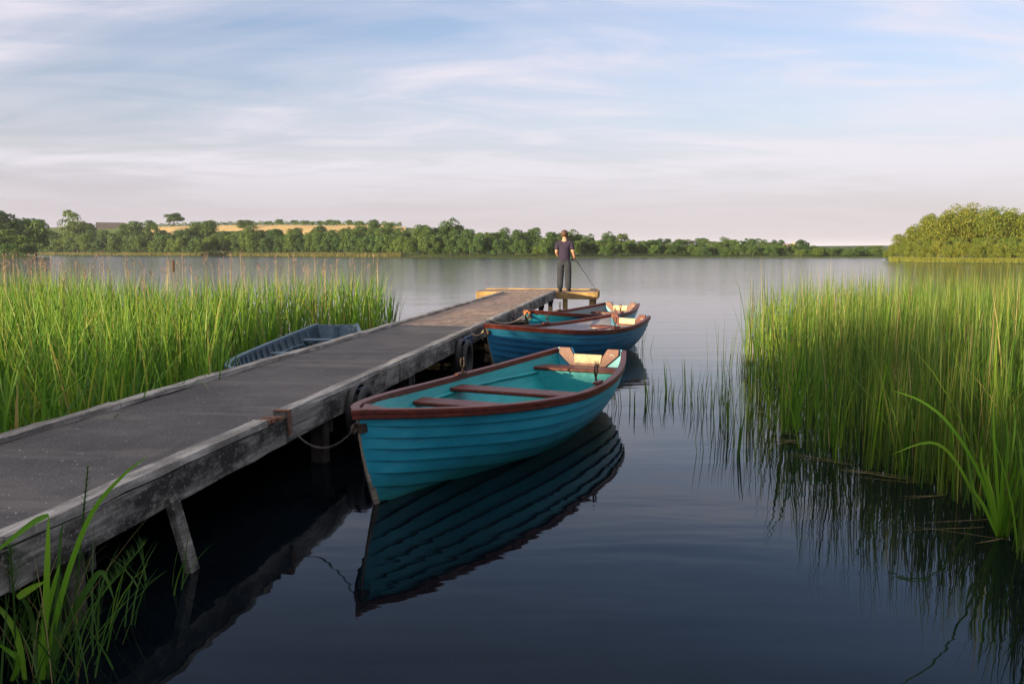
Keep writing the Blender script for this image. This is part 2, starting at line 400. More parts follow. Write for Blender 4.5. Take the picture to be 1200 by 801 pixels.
def tree_px(name, kind, px, ytop, wpx, q, label, cat='tree', group=None, rr=R0, zf=land_z, zoff=-.1, natural=None, var=None):
    """stand a tree at the bearing px, q times as far as the bank, tall enough to reach the photo row ytop"""
    Y = rr(px) * q; x, y = G(px, Y); z = zf(px, q) + zoff
    h = max(.8, zat(ytop, Y) - z)
    wid = {'broad': .42, 'light': .40, 'bush': .55, 'tall': .26, 'lone': .46, 'loose': .42, 'isle': .40, 'islebush': .60}[kind]
    wm = (wpx / FH * Y / 2) / (h * (wid + .06))
    return tree(name, kind, x, y, z, h, wm, label, cat, group, var=var)
SKYT = [  # px, top row, width in px, kind, distance factor
 (92, 244.5, 46, 'loose', 1.10), (66, 268, 34, 'light', 1.08), (116, 267, 34, 'broad', 1.08), (140, 271, 30, 'light', 1.07), (160, 255.5, 40, 'broad', 1.1), (179, 254.5, 20, 'light', 1.12),
 (241, 252.5, 36, 'light', 1.15), (226, 262, 26, 'light', 1.12), (206, 268, 34, 'broad', 1.07), (263, 268, 30, 'broad', 1.07),
 (289, 256, 22, 'light', 1.38), (300, 262, 34, 'broad', 1.1), (282, 267, 26, 'light', 1.08), (322, 268, 26, 'broad', 1.07), (345, 272, 30, 'light', 1.06), (368, 273, 30, 'broad', 1.06), (392, 272, 28, 'broad', 1.06),
 (414, 265, 30, 'light', 1.08), (437, 257, 20, 'broad', 1.2), (425, 260, 22, 'broad', 1.15), (448, 263, 26, 'light', 1.1), (470, 266, 26, 'broad', 1.1), (455, 259, 16, 'light', 1.3),
 (497, 260, 34, 'light', 1.1), (515, 262, 26, 'light', 1.14), (531, 254.5, 36, 'broad', 1.12), (549, 268, 24, 'broad', 1.1), (568, 268, 26, 'light', 1.1), (587, 265.5, 28, 'broad', 1.12), (608, 269, 22, 'broad', 1.1),
 (612, 268, 22, 'light', 1.15), (628, 263.5, 26, 'broad', 1.12), (650, 267.5, 28, 'light', 1.1), (672, 268, 30, 'broad', 1.12), (690, 273, 22, 'broad', 1.1),
 (714, 270.5, 20, 'broad', 1.22), (729, 272, 20, 'light', 1.25), (738, 279, 18, 'light', 1.1), (752, 282, 22, 'broad', 1.1), (765, 278, 22, 'light', 1.12), (778, 277.5, 22, 'broad', 1.15), (792, 280, 22, 'broad', 1.1), (807, 279, 24, 'light', 1.12),
 (822, 278.5, 24, 'broad', 1.12), (838, 280, 22, 'light', 1.1), (851, 276.5, 20, 'broad', 1.14), (863, 279, 18, 'light', 1.12), (873, 275, 14, 'tall', 1.14), (884, 277.5, 24, 'broad', 1.12), (898, 280, 20, 'broad', 1.1),
 (911, 279, 17, 'broad', 1.14), (903, 285, 22, 'light', 1.08), (941, 280.5, 20, 'broad', 1.12), (957, 287, 22, 'broad', 1.08), (972, 289, 18, 'light', 1.08), (995, 287.5, 10, 'tall', 1.1), (984, 290, 14, 'broad', 1.06),
 (1006, 288, 13, 'broad', 1.1), (1024, 286.5, 22, 'light', 1.1), (1014, 290, 14, 'broad', 1.08)]
one_off = {92: 'tall loose-crowned tree left of the brown barn roof on the far bank', 160: 'big dark bushy tree just right of the brown barn roof', 241: 'pale green airy tree standing right of the lone round hilltop tree',
 531: 'tallest domed dark tree in the far wood left of the angler', 714: 'round dark tree rising alone above the far wood right of the angler', 873: 'narrow pointed conifer-like tree in the far wood at right',
 911: 'small round-topped tree left of the pink roofed far house', 941: 'dark dome-shaped tree just right of the pink roofed far house', 1024: 'low pale tree at the end of the far bank next to the island'}
for (px, yt, wp, k, q) in SKYT:
    if px in one_off: tree_px('broadleaf_tree', k, px, yt, wp * 1.12, q, one_off[px])
    else:
        side = 'below the fields on the far left bank' if px < 480 else ('behind and left of the angler on the far bank' if px < 700 else 'along the low far bank right of the angler')
        tree_px('broadleaf_tree', k, px, yt, wp * 1.12, q, ('dark' if k in ('broad', 'tall') else 'lighter') + ' green tree in the wood ' + side, group=('dark' if k in ('broad', 'tall') else 'lighter') + ' trees of the wood ' + side)
tree_px('lone_tree', 'lone', 205, 249.5, 24, 1.5, 'single round-headed dark tree on a bare trunk on the hilltop field')
for px, yt, wp in ((329, 256.5, 10), (346, 257.5, 9), (358, 258, 10), (377, 258.5, 9), (388, 257, 11), (395, 257.5, 9), (411, 258, 10), (316, 259, 9), (422, 259, 10), (366, 259.5, 8)):
    tree_px('ridge_tree', 'broad', px, yt, wp * 1.15, 1.53, 'small dark tree in the row on the ridge above the golden fields', group='small trees along the ridge')
for k in range(26):
    px = 166 + 11.8 * k + rng.normal(0, 3); kd = 'broad' if rng.random() < .6 else 'light'
    tree_px('broadleaf_tree', kd, px, 268.5 + rng.normal(0, 2.2) - (.012 * max(0, px - 250)), 24 + rng.normal(0, 3), 1.14 + .08 * rng.random(), ('dark' if kd == 'broad' else 'lighter') + ' green tree in the wood below the fields on the far left bank', group=('dark' if kd == 'broad' else 'lighter') + ' trees of the wood below the fields on the far left bank')
# bushes that close the wood down to the bank
px = 50
while px < 1042:
    step = 7.5 if px < 700 else 6.5
    top = float(interp(px, [(45, 274), (100, 272), (200, 272), (330, 271), (450, 269), (560, 272), (690, 278), (760, 283), (880, 283), (950, 288), (1040, 289.5)])) + rng.normal(0, 1.6)
    side = 'left far bank under the hill' if px < 480 else ('far bank around the angler' if px < 740 else 'right-hand far bank by the island')
    tree_px('bank_bush', 'bush', px, top + (rng.random() ** 2) * 9, 24 if px < 700 else 19, 1.018 + .03 * rng.random(), 'dense dark bush at the foot of the wood, ' + side, 'bush', 'bushes at the foot of the wood, ' + side)
    px += step * (.8 + .5 * rng.random())
# headland on the left
for px, yt, wp, k, q in ((-28, 262, 60, 'broad', 1.12), (4, 263, 42, 'light', 1.1), (22, 272, 34, 'bush', 1.06), (34, 281, 22, 'bush', 1.04), (-4, 272, 34, 'bush', 1.05), (12, 283, 26, 'bush', 1.02), (-60, 264, 60, 'broad', 1.1), (26, 288, 22, 'bush', 1.015)):
    tree_px('headland_tree', k, px, yt, wp * 1.1, q, 'dark tree or bush crowding the low headland at the left edge', group='trees on the left headland', rr=RL, zf=lambda p, q: .5)
tree_px('broadleaf_tree', 'broad', 8, 246.5, 56, 1.3, 'large dark domed tree over the left headland, at the frame edge', rr=RL, zf=lambda p, q: .5)
tree_px('broadleaf_tree', 'light', 42, 248.5, 44, 1.32, 'large lighter green tree standing behind the left headland', rr=RL, zf=lambda p, q: .5)
tree_px('broadleaf_tree', 'broad', -40, 248, 60, 1.3, 'large dark tree cut by the left frame edge', rr=RL, zf=lambda p, q: .5)
# the island
for i, (px, yt, wp, q) in enumerate(((1062, 268, 30, 1.06), (1078, 256, 36, 1.1), (1098, 247, 44, 1.1), (1122, 236.5, 50, 1.14), (1143, 249, 34, 1.2), (1168, 234.5, 50, 1.13), (1190, 241, 46, 1.2), (1216, 243, 50, 1.12), (1245, 240, 56, 1.16), (1290, 240, 70, 1.14))):
    lab = {1122: 'broad-crowned left one of the two tallest trees on the island', 1166: 'tallest tree of the island, sunlit dome near the right edge', 1062: 'small tree stepping down at the left end of the island'}.get(px)
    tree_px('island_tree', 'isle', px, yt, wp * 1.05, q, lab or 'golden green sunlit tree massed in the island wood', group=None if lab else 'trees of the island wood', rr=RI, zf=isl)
for px, yt, wp, q in ((1040, 292, 14, 1.03), (1050, 283, 24, 1.05), (1060, 284, 24, 1.04), (1070, 280, 26, 1.05), (1084, 283, 28, 1.045), (1099, 279, 28, 1.05), (1113, 284, 26, 1.04), (1128, 281, 30, 1.045), (1144, 285, 26, 1.04), (1158, 279, 28, 1.05), (1173, 284, 28, 1.04), (1188, 280, 30, 1.045), (1204, 283, 30, 1.04), (1090, 274, 34, 1.09), (1120, 276, 34, 1.1), (1150, 276, 34, 1.1), (1180, 276, 34, 1.1), (1210, 274, 36, 1.1), (1118, 267, 40, 1.17), (1148, 264, 40, 1.17), (1180, 266, 40, 1.17), (1240, 275, 50, 1.06), (1290, 270, 60, 1.06)):
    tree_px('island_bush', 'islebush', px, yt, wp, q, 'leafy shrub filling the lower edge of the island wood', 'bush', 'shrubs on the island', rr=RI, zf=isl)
# belt of trees on the shore behind the viewer: it keeps the evening sun off the near water
for i in range(52):
    x = -86 + 1.4 * i + rng.normal(0, .3); y = -30 + rng.normal(0, 1.5) - (i % 2) * 3.5
    hgt = float(interp(x, BELT)) + rng.normal(0, .22)
    tree('shore_tree', 'bush', x, y, .5, hgt, (3.2 + rng.random()) / (hgt * .6), 'leafy tree of the belt on the shore behind the viewer', 'tree', 'trees of the near shore belt')
# buildings on the far bank
plaster = simple('pale_render', [(.3, (.22, .20, .19)), (.7, (.30, .27, .25))], s=.4, bstr=0)
roofm = simple('brown_slate', [(.3, (.050, .042, .044)), (.7, (.085, .070, .068))], scale=(1, 1, 6), s=.6, bstr=0)
pinkroof = simple('clay_tile', [(.3, (.22, .12, .10)), (.7, (.28, .17, .14))], s=.6, bstr=0)
wood_dark = simple('dark_boards', [(.3, (.04, .03, .025)), (.7, (.07, .05, .04))], s=2, bstr=0)
glass = simple('dark_glass', [(.3, (.02, .025, .03)), (.7, (.03, .035, .04))], s=1, rough=.1, bstr=0)
def house(name, label, cat, px0, px1, yeave, yridge, q, wallm, rm, wins):
    pc = (px0 + px1) / 2; Y = R0(pc) * q; x, y = G(pc, Y); W = (px1 - px0) / FH * Y; z0 = land_z(pc, q) - .3
    ze, zr = zat(yeave, Y), zat(yridge, Y); D = 7.0
    t = empty(name, (x, y, 0), -math.atan2(x, y)); tag(t, label, cat)
    bm = bmesh.new(); box(bm, -W / 2, W / 2, 0, D, z0, ze)
    for sx in (-W / 2 + .01, W / 2 - .01):                                # gables
        f = [bm.verts.new(p) for p in ((sx, 0.02, ze - .01), (sx, D - .02, ze - .01), (sx, D / 2, zr - .1))]; bm.faces.new(f)
    bmobj('wall', bm, wallm, t)
    bm = bmesh.new()
    for s in (0, 1):
        y0, y1 = (-.35, D / 2) if s == 0 else (D + .35, D / 2)
        zz = ze - .12
        f = [(-W / 2 - .3, y0, zz), (W / 2 + .3, y0, zz), (W / 2 + .3, y1, zr), (-W / 2 - .3, y1, zr)]
        a = [bm.verts.new(p) for p in f]; bb = [bm.verts.new((p[0], p[1], p[2] + .16)) for p in f]
        bm.faces.new(a); bm.faces.new(bb)
        for k in range(4): bm.faces.new((a[k], a[(k + 1) % 4], bb[(k + 1) % 4], bb[k]))
    bmobj('roof', bm, rm, t)
    for (u, wz, ww, hh_, kind) in wins:
        bm = bmesh.new(); box(bm, u * W / 2 - ww / 2, u * W / 2 + ww / 2, -.06, -.005, ze - wz - hh_, ze - wz)
        bmobj(kind, bm, wood_dark if kind == 'door' else glass, t)
    return t, W, ze, zr, D
house('barn', 'long low barn with brown roof behind the far left trees', 'barn', 116, 145, 267.6, 261, 1.45, plaster, roofm, ((-.3, .5, 2.4, 2.6, 'door'), (.5, .8, 1.2, .9, 'window')))
t, W, ze, zr, D = house('house', 'small pale house with pinkish roof among the far right trees', 'house', 919, 931, 289.2, 286, 1.12, plaster, pinkroof, ((-.5, .35, .9, .9, 'window'), (.1, .35, .9, .9, 'window'), (.6, .3, .8, 1.6, 'door')))
bm = bmesh.new(); box(bm, W * .28, W * .28 + .7, D / 2 - .35, D / 2 + .35, zr - .3, zr + .8); bmobj('chimney', bm, plaster, t)
# hedge along the field edge
C = []
for p in np.linspace(172, 470, 760):
    Y = R0(p) * 1.5; x, y = G(p, Y); z = land_z(p, 1.5)
    for _ in range(5): C.append((x + rng.normal(0, .5), y + rng.normal(0, .6), z + rng.random() * 2.0 * (.8 + .3 * math.sin(p * .7))))
C = np.array(C); V, Fc = leaf_quads(C, rand_dir(len(C)), .45 * (.6 + .8 * rng.random(len(C))))
tag(mesh('hedge', V, Fc, leaf_dark), 'long trimmed dark hedge along the top of the golden field', 'hedge')
# fringe of tall grass at the waterline

# ------------------------------------------------------------------ reeds
def blades(base, h, w, az, lean, bend, face, nseg=5, taper=2.2, wbase=.7, z0=None):
    """strips: base (N,2) h w az (direction of lean) lean bend face (direction across the blade)"""
    N = len(base); t = np.linspace(0, 1, nseg + 1)[None, :]
    off = (lean[:, None] * t + bend[:, None] * t ** 2.4) * h[:, None]
    zz = h[:, None] * (t - .35 * np.clip(bend, 0, 1.5)[:, None] * t ** 3) + (-.06 if z0 is None else z0[:, None])
    X = base[:, 0, None] + np.cos(az)[:, None] * off; Y = base[:, 1, None] + np.sin(az)[:, None] * off
    ww = w[:, None] * .5 * np.clip((wbase + (1 - wbase) * np.minimum(t * 4, 1)) * (1 - t ** taper), .04, 1)
    fx, fy = np.cos(face)[:, None] * ww, np.sin(face)[:, None] * ww
    V = np.stack([np.stack([X - fx, Y - fy, zz], -1), np.stack([X + fx, Y + fy, zz], -1)], 2).reshape(-1, 3)
    k = (nseg + 1) * 2; b = (np.arange(N) * k)[:, None] + (np.arange(nseg) * 2)[None, :]
    Fc = np.stack([b, b + 1, b + 3, b + 2], -1).reshape(-1, 4)
    return V, Fc
def join(parts):
    Vs, Fs, Is, n = [], [], [], 0
    for V, Fc, i in parts:
        Vs.append(V); Fs.append(Fc + n); Is.append(np.full(len(Fc), i)); n += len(V)
    return np.concatenate(Vs), np.concatenate(Fs), np.concatenate(Is)
def inside(pts, poly):
    x, y = pts[:, 0], pts[:, 1]; r = np.zeros(len(pts), bool); n = len(poly)
    for i in range(n):
        x0, y0 = poly[i]; x1, y1 = poly[(i + 1) % n]
        c = ((y0 > y) != (y1 > y)) & (x < (x1 - x0) * (y - y0) / (y1 - y0 + 1e-12) + x0); r ^= c
    return r
def scatter(poly, dens):
    """random points in a polygon, dens(x, y) per square metre"""
    p = np.array(poly); lo, hi = p.min(0), p.max(0); dm = 0
    g = lo + (hi - lo) * rng.random((4000, 2)); dm = dens(g[:, 0], g[:, 1]).max()
    n = int((hi - lo).prod() * dm); q = lo + (hi - lo) * rng.random((n, 2))
    return q[inside(q, poly) & (rng.random(n) < dens(q[:, 0], q[:, 1]) / dm)]
def vnoise(x, y, f, seed):
    r = np.random.default_rng(seed); out = 0
    for k in range(5):
        a = r.random() * 6.28; ph = r.random() * 6.28; ff = f * (1 + .6 * k)
        out = out + np.sin((x * math.cos(a) + y * math.sin(a)) * ff + ph) / (1 + .5 * k)
    return out / 2.6
g_leaf = leafy('reed_leaf', [(0, (.040, .115, .009)), (.3, (.070, .18, .013)), (.62, (.12, .25, .018)), (.86, (.19, .31, .024)), (.95, (.25, .27, .04)), (1, (.32, .25, .09))], trans=.38, rough=.5)
g_deep = leafy('sedge_leaf', [(0, (.022, .070, .012)), (.5, (.040, .105, .014)), (1, (.066, .145, .018))], trans=.3, rough=.55)
g_stem = leafy('rush_stem', [(0, (.034, .080, .009)), (.35, (.058, .125, .013)), (.7, (.10, .165, .018)), (.95, (.17, .21, .026)), (1, (.26, .23, .05))], trans=.2, rough=.55)
g_straw = leafy('dry_stem', [(0, (.17, .12, .05)), (.6, (.28, .21, .09)), (1, (.38, .29, .14))], trans=.2, rough=.7)
g_plume = leafy('reed_plume', [(0, (.20, .13, .10)), (.6, (.30, .20, .16)), (1, (.38, .28, .21))], trans=.3, rough=.8)
REEDM = [g_leaf, g_deep, g_stem, g_straw, g_plume]
def U(n, a, b): return a + (b - a) * rng.random(n)

O = P(649.5, 342, DECK); vp = ray(752, HZ); ja = math.atan2(vp.y, vp.x)         # jetty axis
ju, jv = Vector((math.cos(ja), math.sin(ja))), Vector((-math.sin(ja), math.cos(ja)))
def J(s, t): p = O.xy + ju * s + jv * t; return (p.x, p.y)
WID = 1.34
# the left bed
boat4_poly = None
def JE(Y): s = (Y - O.y - jv.y * (WID + .1)) / ju.y; return J(s, WID + .1)
def BR(px, Y): return G(px, Y)
def left_bed():
    poly = [J(-21.0, WID + .10), JE(7.2), BR(256, 7.4), BR(254, 9.6), (-3.80, 10.6), (-3.86, 13.2), (-3.55, 15.1), (-2.5, 15.4), (-2.75, 19.0), (-3.4, 20.2), (-5.5, 18.6), (-8.0, 19.0), (-11.0, 20.6), (-17, 24), (-24, 24), (-16, 12), (-6.5, 3.6)]
    dens = lambda x, y: np.interp(y, [3, 7, 11, 16, 24], [190, 150, 95, 60, 34])
    q = scatter(poly, dens); n = len(q)
    hh = 1.16 + .16 * vnoise(q[:, 0], q[:, 1], 1.1, 3) + rng.normal(0, .11, n); hh *= np.interp(q[:, 1], [3, 5, 9, 14, 20], [.80, .95, 1.06, 1.08, 1.05])
    sel = rng.random(n); a = sel < .58; b = (sel >= .58) & (sel < .90); c = sel >= .90
    out = []
    k = a.sum(); out.append((*blades(q[a], hh[a], U(k, .011, .026), U(k, 0, 6.28), U(k, .02, .22), np.abs(rng.normal(.06, .14, k)), U(k, -.9, .9)), 0))
    k = b.sum(); out.append((*blades(q[b], hh[b] * U(k, .45, .9), U(k, .008, .016), U(k, 0, 6.28), U(k, .05, .35), np.abs(rng.normal(.15, .25, k)), U(k, -1.2, 1.2)), 1))
    k = c.sum(); out.append((*blades(q[c], hh[c] * U(k, .95, 1.10), U(k, .005, .008), U(k, 0, 6.28), U(k, .0, .10), U(k, 0, .06), U(k, -1, 1), wbase=1, taper=6), 2))
    k = n // 22; qb = q[rng.integers(0, n, k)]; out.append((*blades(qb, U(k, .8, 1.3), U(k, .010, .022), U(k, 0, 6.28), U(k, .05, .25), U(k, .5, 1.3), U(k, -.9, .9), nseg=7), 0))
    # fans of broad leaves
    cq = scatter(poly, lambda x, y: np.interp(y, [3, 7, 12, 20], [2.8, 2.4, 1.2, .5])); k = len(cq); q2 = np.repeat(cq, 9, 0); n2 = len(q2); q2 = q2 + rng.normal(0, .05, (n2, 2)); tn = np.repeat(U(k, .8, 1.25), 9)
    out.append((*blades(q2, tn * U(n2, .6, 1.05), U(n2, .020, .040), U(n2, 0, 6.28), U(n2, .04, .34), np.abs(rng.normal(.08, .16, n2)), U(n2, -.8, .8)), 0))
    # flowering reed stems and their plumes, most of them on the open water side
    dens2 = lambda x, y: np.clip(np.interp(y, [6, 11, 16, 22], [0, .4, 2.5, 3.2]), 0.01, None)
    q = scatter(poly, dens2); n = len(q); h2 = U(n, 1.36, 1.68); az = U(n, 0, 6.28); ln = U(n, 0, .07)
    out.append((*blades(q, h2, U(n, .006, .009), az, ln, ln * 0, U(n, -.6, .6), wbase=1, taper=9), 3))
    tips = np.stack([q[:, 0] + np.cos(az) * ln * h2, q[:, 1] + np.sin(az) * ln * h2, h2 - .06], 1)
    rep = 9; tb = np.repeat(tips, rep, 0); m_ = len(tb); dr = U(m_, 0, .17)
    out.append((*blades(tb[:, :2], U(m_, .05, .11), U(m_, .006, .011), U(m_, 0, 6.28), U(m_, .15, .6), U(m_, .1, .7), U(m_, -1.5, 1.5), nseg=2, z0=tb[:, 2] - dr), 4))
    V, Fc, I = join(out); tag(mesh('reed_bed', V, Fc, REEDM, idx=I), 'dense bed of broad green reed leaves along the left side of the jetty', 'reeds', kind='stuff')
left_bed()
def reed_clump(name, x, y, n, rad, hgt, wid, label, cat='reeds', group=None, spread=.22, bend=.12, mix=(.7, .15, .15), face=(-.9, .9)):
    q = rng.normal(0, 1, (n, 2)); q = q / (np.linalg.norm(q, axis=1, keepdims=True) + 1e-6) * (rad * np.sqrt(rng.random(n)))[:, None]
    az = np.arctan2(q[:, 1], q[:, 0]) + rng.normal(0, .5, n); h = hgt * U(n, .6, 1.05); out = []
    s = rng.random(n); lo = 0
    for i, fr in zip((0, 1, 2), mix):
        k_ = (s >= lo) & (s < lo + fr); lo += fr; k = k_.sum()
        if k == 0: continue
        ww = wid * U(k, .7, 1.2) if i < 2 else wid * .4 * U(k, .8, 1.1)
        out.append((*blades(q[k_], h[k_], ww, az[k_], U(k, .02, spread), np.abs(rng.normal(bend, bend, k)), U(k, *face)), i))
    V, Fc, I = join(out); o = mesh(name, V, Fc, REEDM, idx=I, loc=(x, y, 0)); return tag(o, label, cat, group)
# tufts at the open end of the left bed
for (px, py, n, hg, lab) in ((447, 384, 40, 1.05, 'leafy reed tuft beside the jetty, at the right end of the reed bed'), (416, 374, 34, 1.1, 'reed tuft in front of the dark transom of the swamped boat'), (396, 376, 40, 1.15, 'reed tuft behind the transom of the swamped grey-blue boat'), (366, 380, 50, 1.25, 'tall reed tuft at the left corner of the swamped boat')):
    p = P(px, py); reed_clump('reed_tuft', p.x, p.y, n, .38, hg, .024, lab, bend=.08, mix=(.75, .05, .2))
reed_clump('reed_tuft', -3.1, 8.7, 40, .28, .70, .022, 'reed tuft growing over the bow of the swamped boat')
# bulrush
p = PD(203, 311, 12.5)
bm = bmesh.new(); tube(bm, [(0, 0, -.06), (.01, 0, .7), (0, 0, p.z - .02)], [.006, .005, .004], 6); st = bmobj('bulrush', bm, g_straw); st.location = (p.x, p.y, 0)
tag(st, 'single brown bulrush spike standing above the left reed bed', 'bulrush')
bm = bmesh.new(); tube(bm, [(0, 0, p.z - .10), (0, 0, p.z - .08), (0, 0, p.z + .0), (0, 0, p.z + .07), (0, 0, p.z + .085)], [.006, .017, .019, .017, .006], 8)
bmobj('spike', bm, simple('brown_spike', [(.3, (.05, .022, .010)), (.7, (.10, .048, .022))], s=40, bstr=.4), st)
# the right bed
RB = [P(1290, 800), P(1215, 690), P(1175, 632), P(1120, 590), P(1060, 566), P(1005, 552), P(955, 537), P(918, 512), P(895, 484), P(876, 455), P(868, 425), P(880, 400), P(905, 380), P(1000, 372), P(1330, 368), P(1700, 420)]
RBp = [(v.x, v.y) for v in RB]
def right_bed():
    dens = lambda x, y: np.interp(y, [3, 6, 9, 12, 18], [640, 540, 330, 180, 95])
    q = scatter(RBp, dens)
    # thin out towards the open water so that the edge frays
    edge = np.array([(v.x, v.y) for v in RB[7:13]]); d = np.min(np.linalg.norm(q[:, None] - edge[None], axis=2), 1)
    q = q[(rng.random(len(q)) < np.clip(.05 + (d / 1.6) ** 1.2, 0, 1))]
    n = len(q); base = 1.12 + .12 * vnoise(q[:, 0], q[:, 1], 1.6, 9) + rng.normal(0, .14, n)
    base *= np.interp(q[:, 1], [3, 4.6, 6, 8, 11, 16], [.74, .86, .98, 1.06, 1.08, 1.04])
    sel = rng.random(n); a = sel < .62; b = (sel >= .62) & (sel < .72); c = (sel >= .72) & (sel < .975); d_ = sel >= .975; out = []
    k = a.sum(); out.append((*blades(q[a], base[a] * np.where(rng.random(k) < .1, U(k, 1.05, 1.22), U(k, .72, 1.05)), U(k, .0045, .0075), U(k, 0, 6.28), U(k, 0, .06), U(k, 0, .04), U(k, -.9, .9), wbase=1, taper=5), 2))
    k = b.sum(); out.append((*blades(q[b], base[b] * U(k, .7, 1.08), U(k, .010, .018), U(k, 0, 6.28), U(k, .02, .2), np.abs(rng.normal(.05, .12, k)), U(k, -.9, .9)), 0))
    k = c.sum(); out.append((*blades(q[c], base[c] * U(k, .35, .8), U(k, .004, .009), U(k, 0, 6.28), U(k, .0, .2), U(k, 0, .15), U(k, -.9, .9)), 1))
    k = d_.sum(); out.append((*blades(q[d_], base[d_] * U(k, 1.0, 1.2), U(k, .004, .006), U(k, 0, 6.28), U(k, 0, .12), U(k, 0, .08), U(k, -.9, .9), wbase=1, taper=6), 3))
    cq = scatter(RBp, lambda x, y: np.interp(y, [3, 6, 10, 18], [1.4, 1.3, 1.1, .6])); k = len(cq); q2 = np.repeat(cq, 8, 0); n2 = len(q2); q2 = q2 + rng.normal(0, .04, (n2, 2)); tn = np.repeat(U(k, .8, 1.28) * np.interp(cq[:, 1], [3, 4.6, 6, 8], [.74, .86, .98, 1.05]), 8)
    out.append((*blades(q2, tn * U(n2, .6, 1.05), U(n2, .012, .026), U(n2, 0, 6.28), U(n2, .03, .28), np.abs(rng.normal(.05, .12, n2)), U(n2, -.8, .8)), 0))
    # dead stems lying at the waterline
    fr = [RB[i].lerp(RB[i + 1], t) for i in range(2, 9) for t in U(4, 0, 1)]
    fb = np.array([(v.x + abs(rng.normal(0, .12)), v.y + rng.normal(0, .08)) for v in fr]); m_ = len(fb)
    out.append((*blades(fb, U(m_, .2, .6), U(m_, .005, .01), U(m_, 2.2, 3.9), U(m_, .9, 1.1), U(m_, 0, .1), U(m_, 1.2, 1.9), z0=U(m_, .005, .02)) , 3))
    V, Fc, I = join(out)
    k = len(out[-1][0]); V[-k:, 2] = np.clip(V[-k:, 2] * .06, .004, .05)
    tag(mesh('rush_bed', V, Fc, REEDM, idx=I), 'dense bed of thin upright rushes filling the right side of the water', 'rushes', kind='stuff')
right_bed()
for (px, py, n, hg, lab) in ((930, 500, 26, 1.0, 'fan of broad green leaves near the left tip of the rush bed'), (1078, 520, 22, .95, 'broad-leaved tuft in the middle front of the rush bed'), (1010, 470, 24, 1.2, 'tuft of dark sword leaves rising in the rush bed'), (1150, 500, 26, 1.1, 'tuft of leaning blue-green leaves behind the bright iris clump')):
    p = P(px, py); reed_clump('reed_tuft', p.x, p.y, n, .25, hg, .022, lab, mix=(.8, .1, .1), spread=.25, bend=.1)
# thin rushes standing in open water between the boats and the bed
for (px, py, n, rad, hg, lab) in ((748, 478, 11, .32, .42, 'sparse thin rushes in the water just right of the nearest boat'), (775, 470, 9, .28, .40, 'sparse rushes in open water, right of those by the boat'), (806, 462, 8, .26, .52, 'few rushes standing midway between the boats and the rush bed'),
        (832, 480, 20, .26, .50, 'close group of dark rushes nearest the left of the rush bed'), (848, 430, 12, .30, .85, 'tall pale rushes with bent tops off the tip of the rush bed'), (866, 500, 30, .35, .75, 'loose rushes fringing the left tip of the rush bed'), (858, 530, 8, .3, .5, 'few short rushes in front of the left tip of the rush bed'), (740, 412, 9, .35, .55, 'few thin stems in the water behind the stern of the second boat')):
    p = P(px, py); reed_clump('rush_stems', p.x, p.y, n + 5, rad, hg, .018, lab, 'rushes', spread=.12, bend=.05, mix=(.06, .04, .9), face=(-.5, .5))
def leaf_path(pts, w, tw=0):
    """one broad leaf along 3-D points, its flat side towards the viewer's side"""
    V, Fc = [], []; pts = [Vector(p) for p in pts]; n = len(pts)
    # resample smoothly
    fine = []
    for i in range(n - 1):
        p0, p1, p2, p3 = pts[max(i - 1, 0)], pts[i], pts[i + 1], pts[min(i + 2, n - 1)]
        for t in (0, .25, .5, .75):
            fine.append(.5 * ((2 * p1) + (p2 - p0) * t + (2 * p0 - 5 * p1 + 4 * p2 - p3) * t * t + (3 * p1 - p0 - 3 * p2 + p3) * t ** 3))
    fine.append(pts[-1]); m_ = len(fine)
    for i, p in enumerate(fine):
        t = (fine[min(i + 1, m_ - 1)] - fine[max(i - 1, 0)]).normalized(); s = t.cross(Vector((.25 + tw, -1, .2))).normalized(); f = i / (m_ - 1)
        ww = w * .5 * min(1, .55 + f * 2) * max(.03, 1 - f ** 3); nrm = t.cross(s)
        V += [p - s * ww, p + nrm * ww * .35, p + s * ww]
        if i: k = 3 * i; Fc += [(k - 3, k - 2, k + 1, k), (k - 2, k - 1, k + 2, k + 1)]
    return V, Fc
def leaf_plant(name, label, leaves, base, cat='plant', extra=None, m=None):
    Vs, Fs, I = [], [], []
    for pts, w_, mi in leaves:
        V, Fc = leaf_path([Vector(p) - base for p in pts], w_); n = len(Vs); Vs += V; Fs += [tuple(i + n for i in f) for f in Fc]; I += [mi] * len(Fc)
    if extra is not None:
        V, Fc, i2 = extra; n = len(Vs); Vs += V.tolist(); Fs += (Fc + n).tolist(); I += i2.tolist()
    o = mesh(name, Vs, Fs, m or [g_bright, g_deep, g_stem, g_straw], smooth=True, idx=I, loc=base); return tag(o, label, cat)
g_bright = leafy('iris_leaf', [(0, (.09, .24, .016)), (.5, (.15, .33, .022)), (1, (.22, .40, .035))], trans=.4, rough=.4)
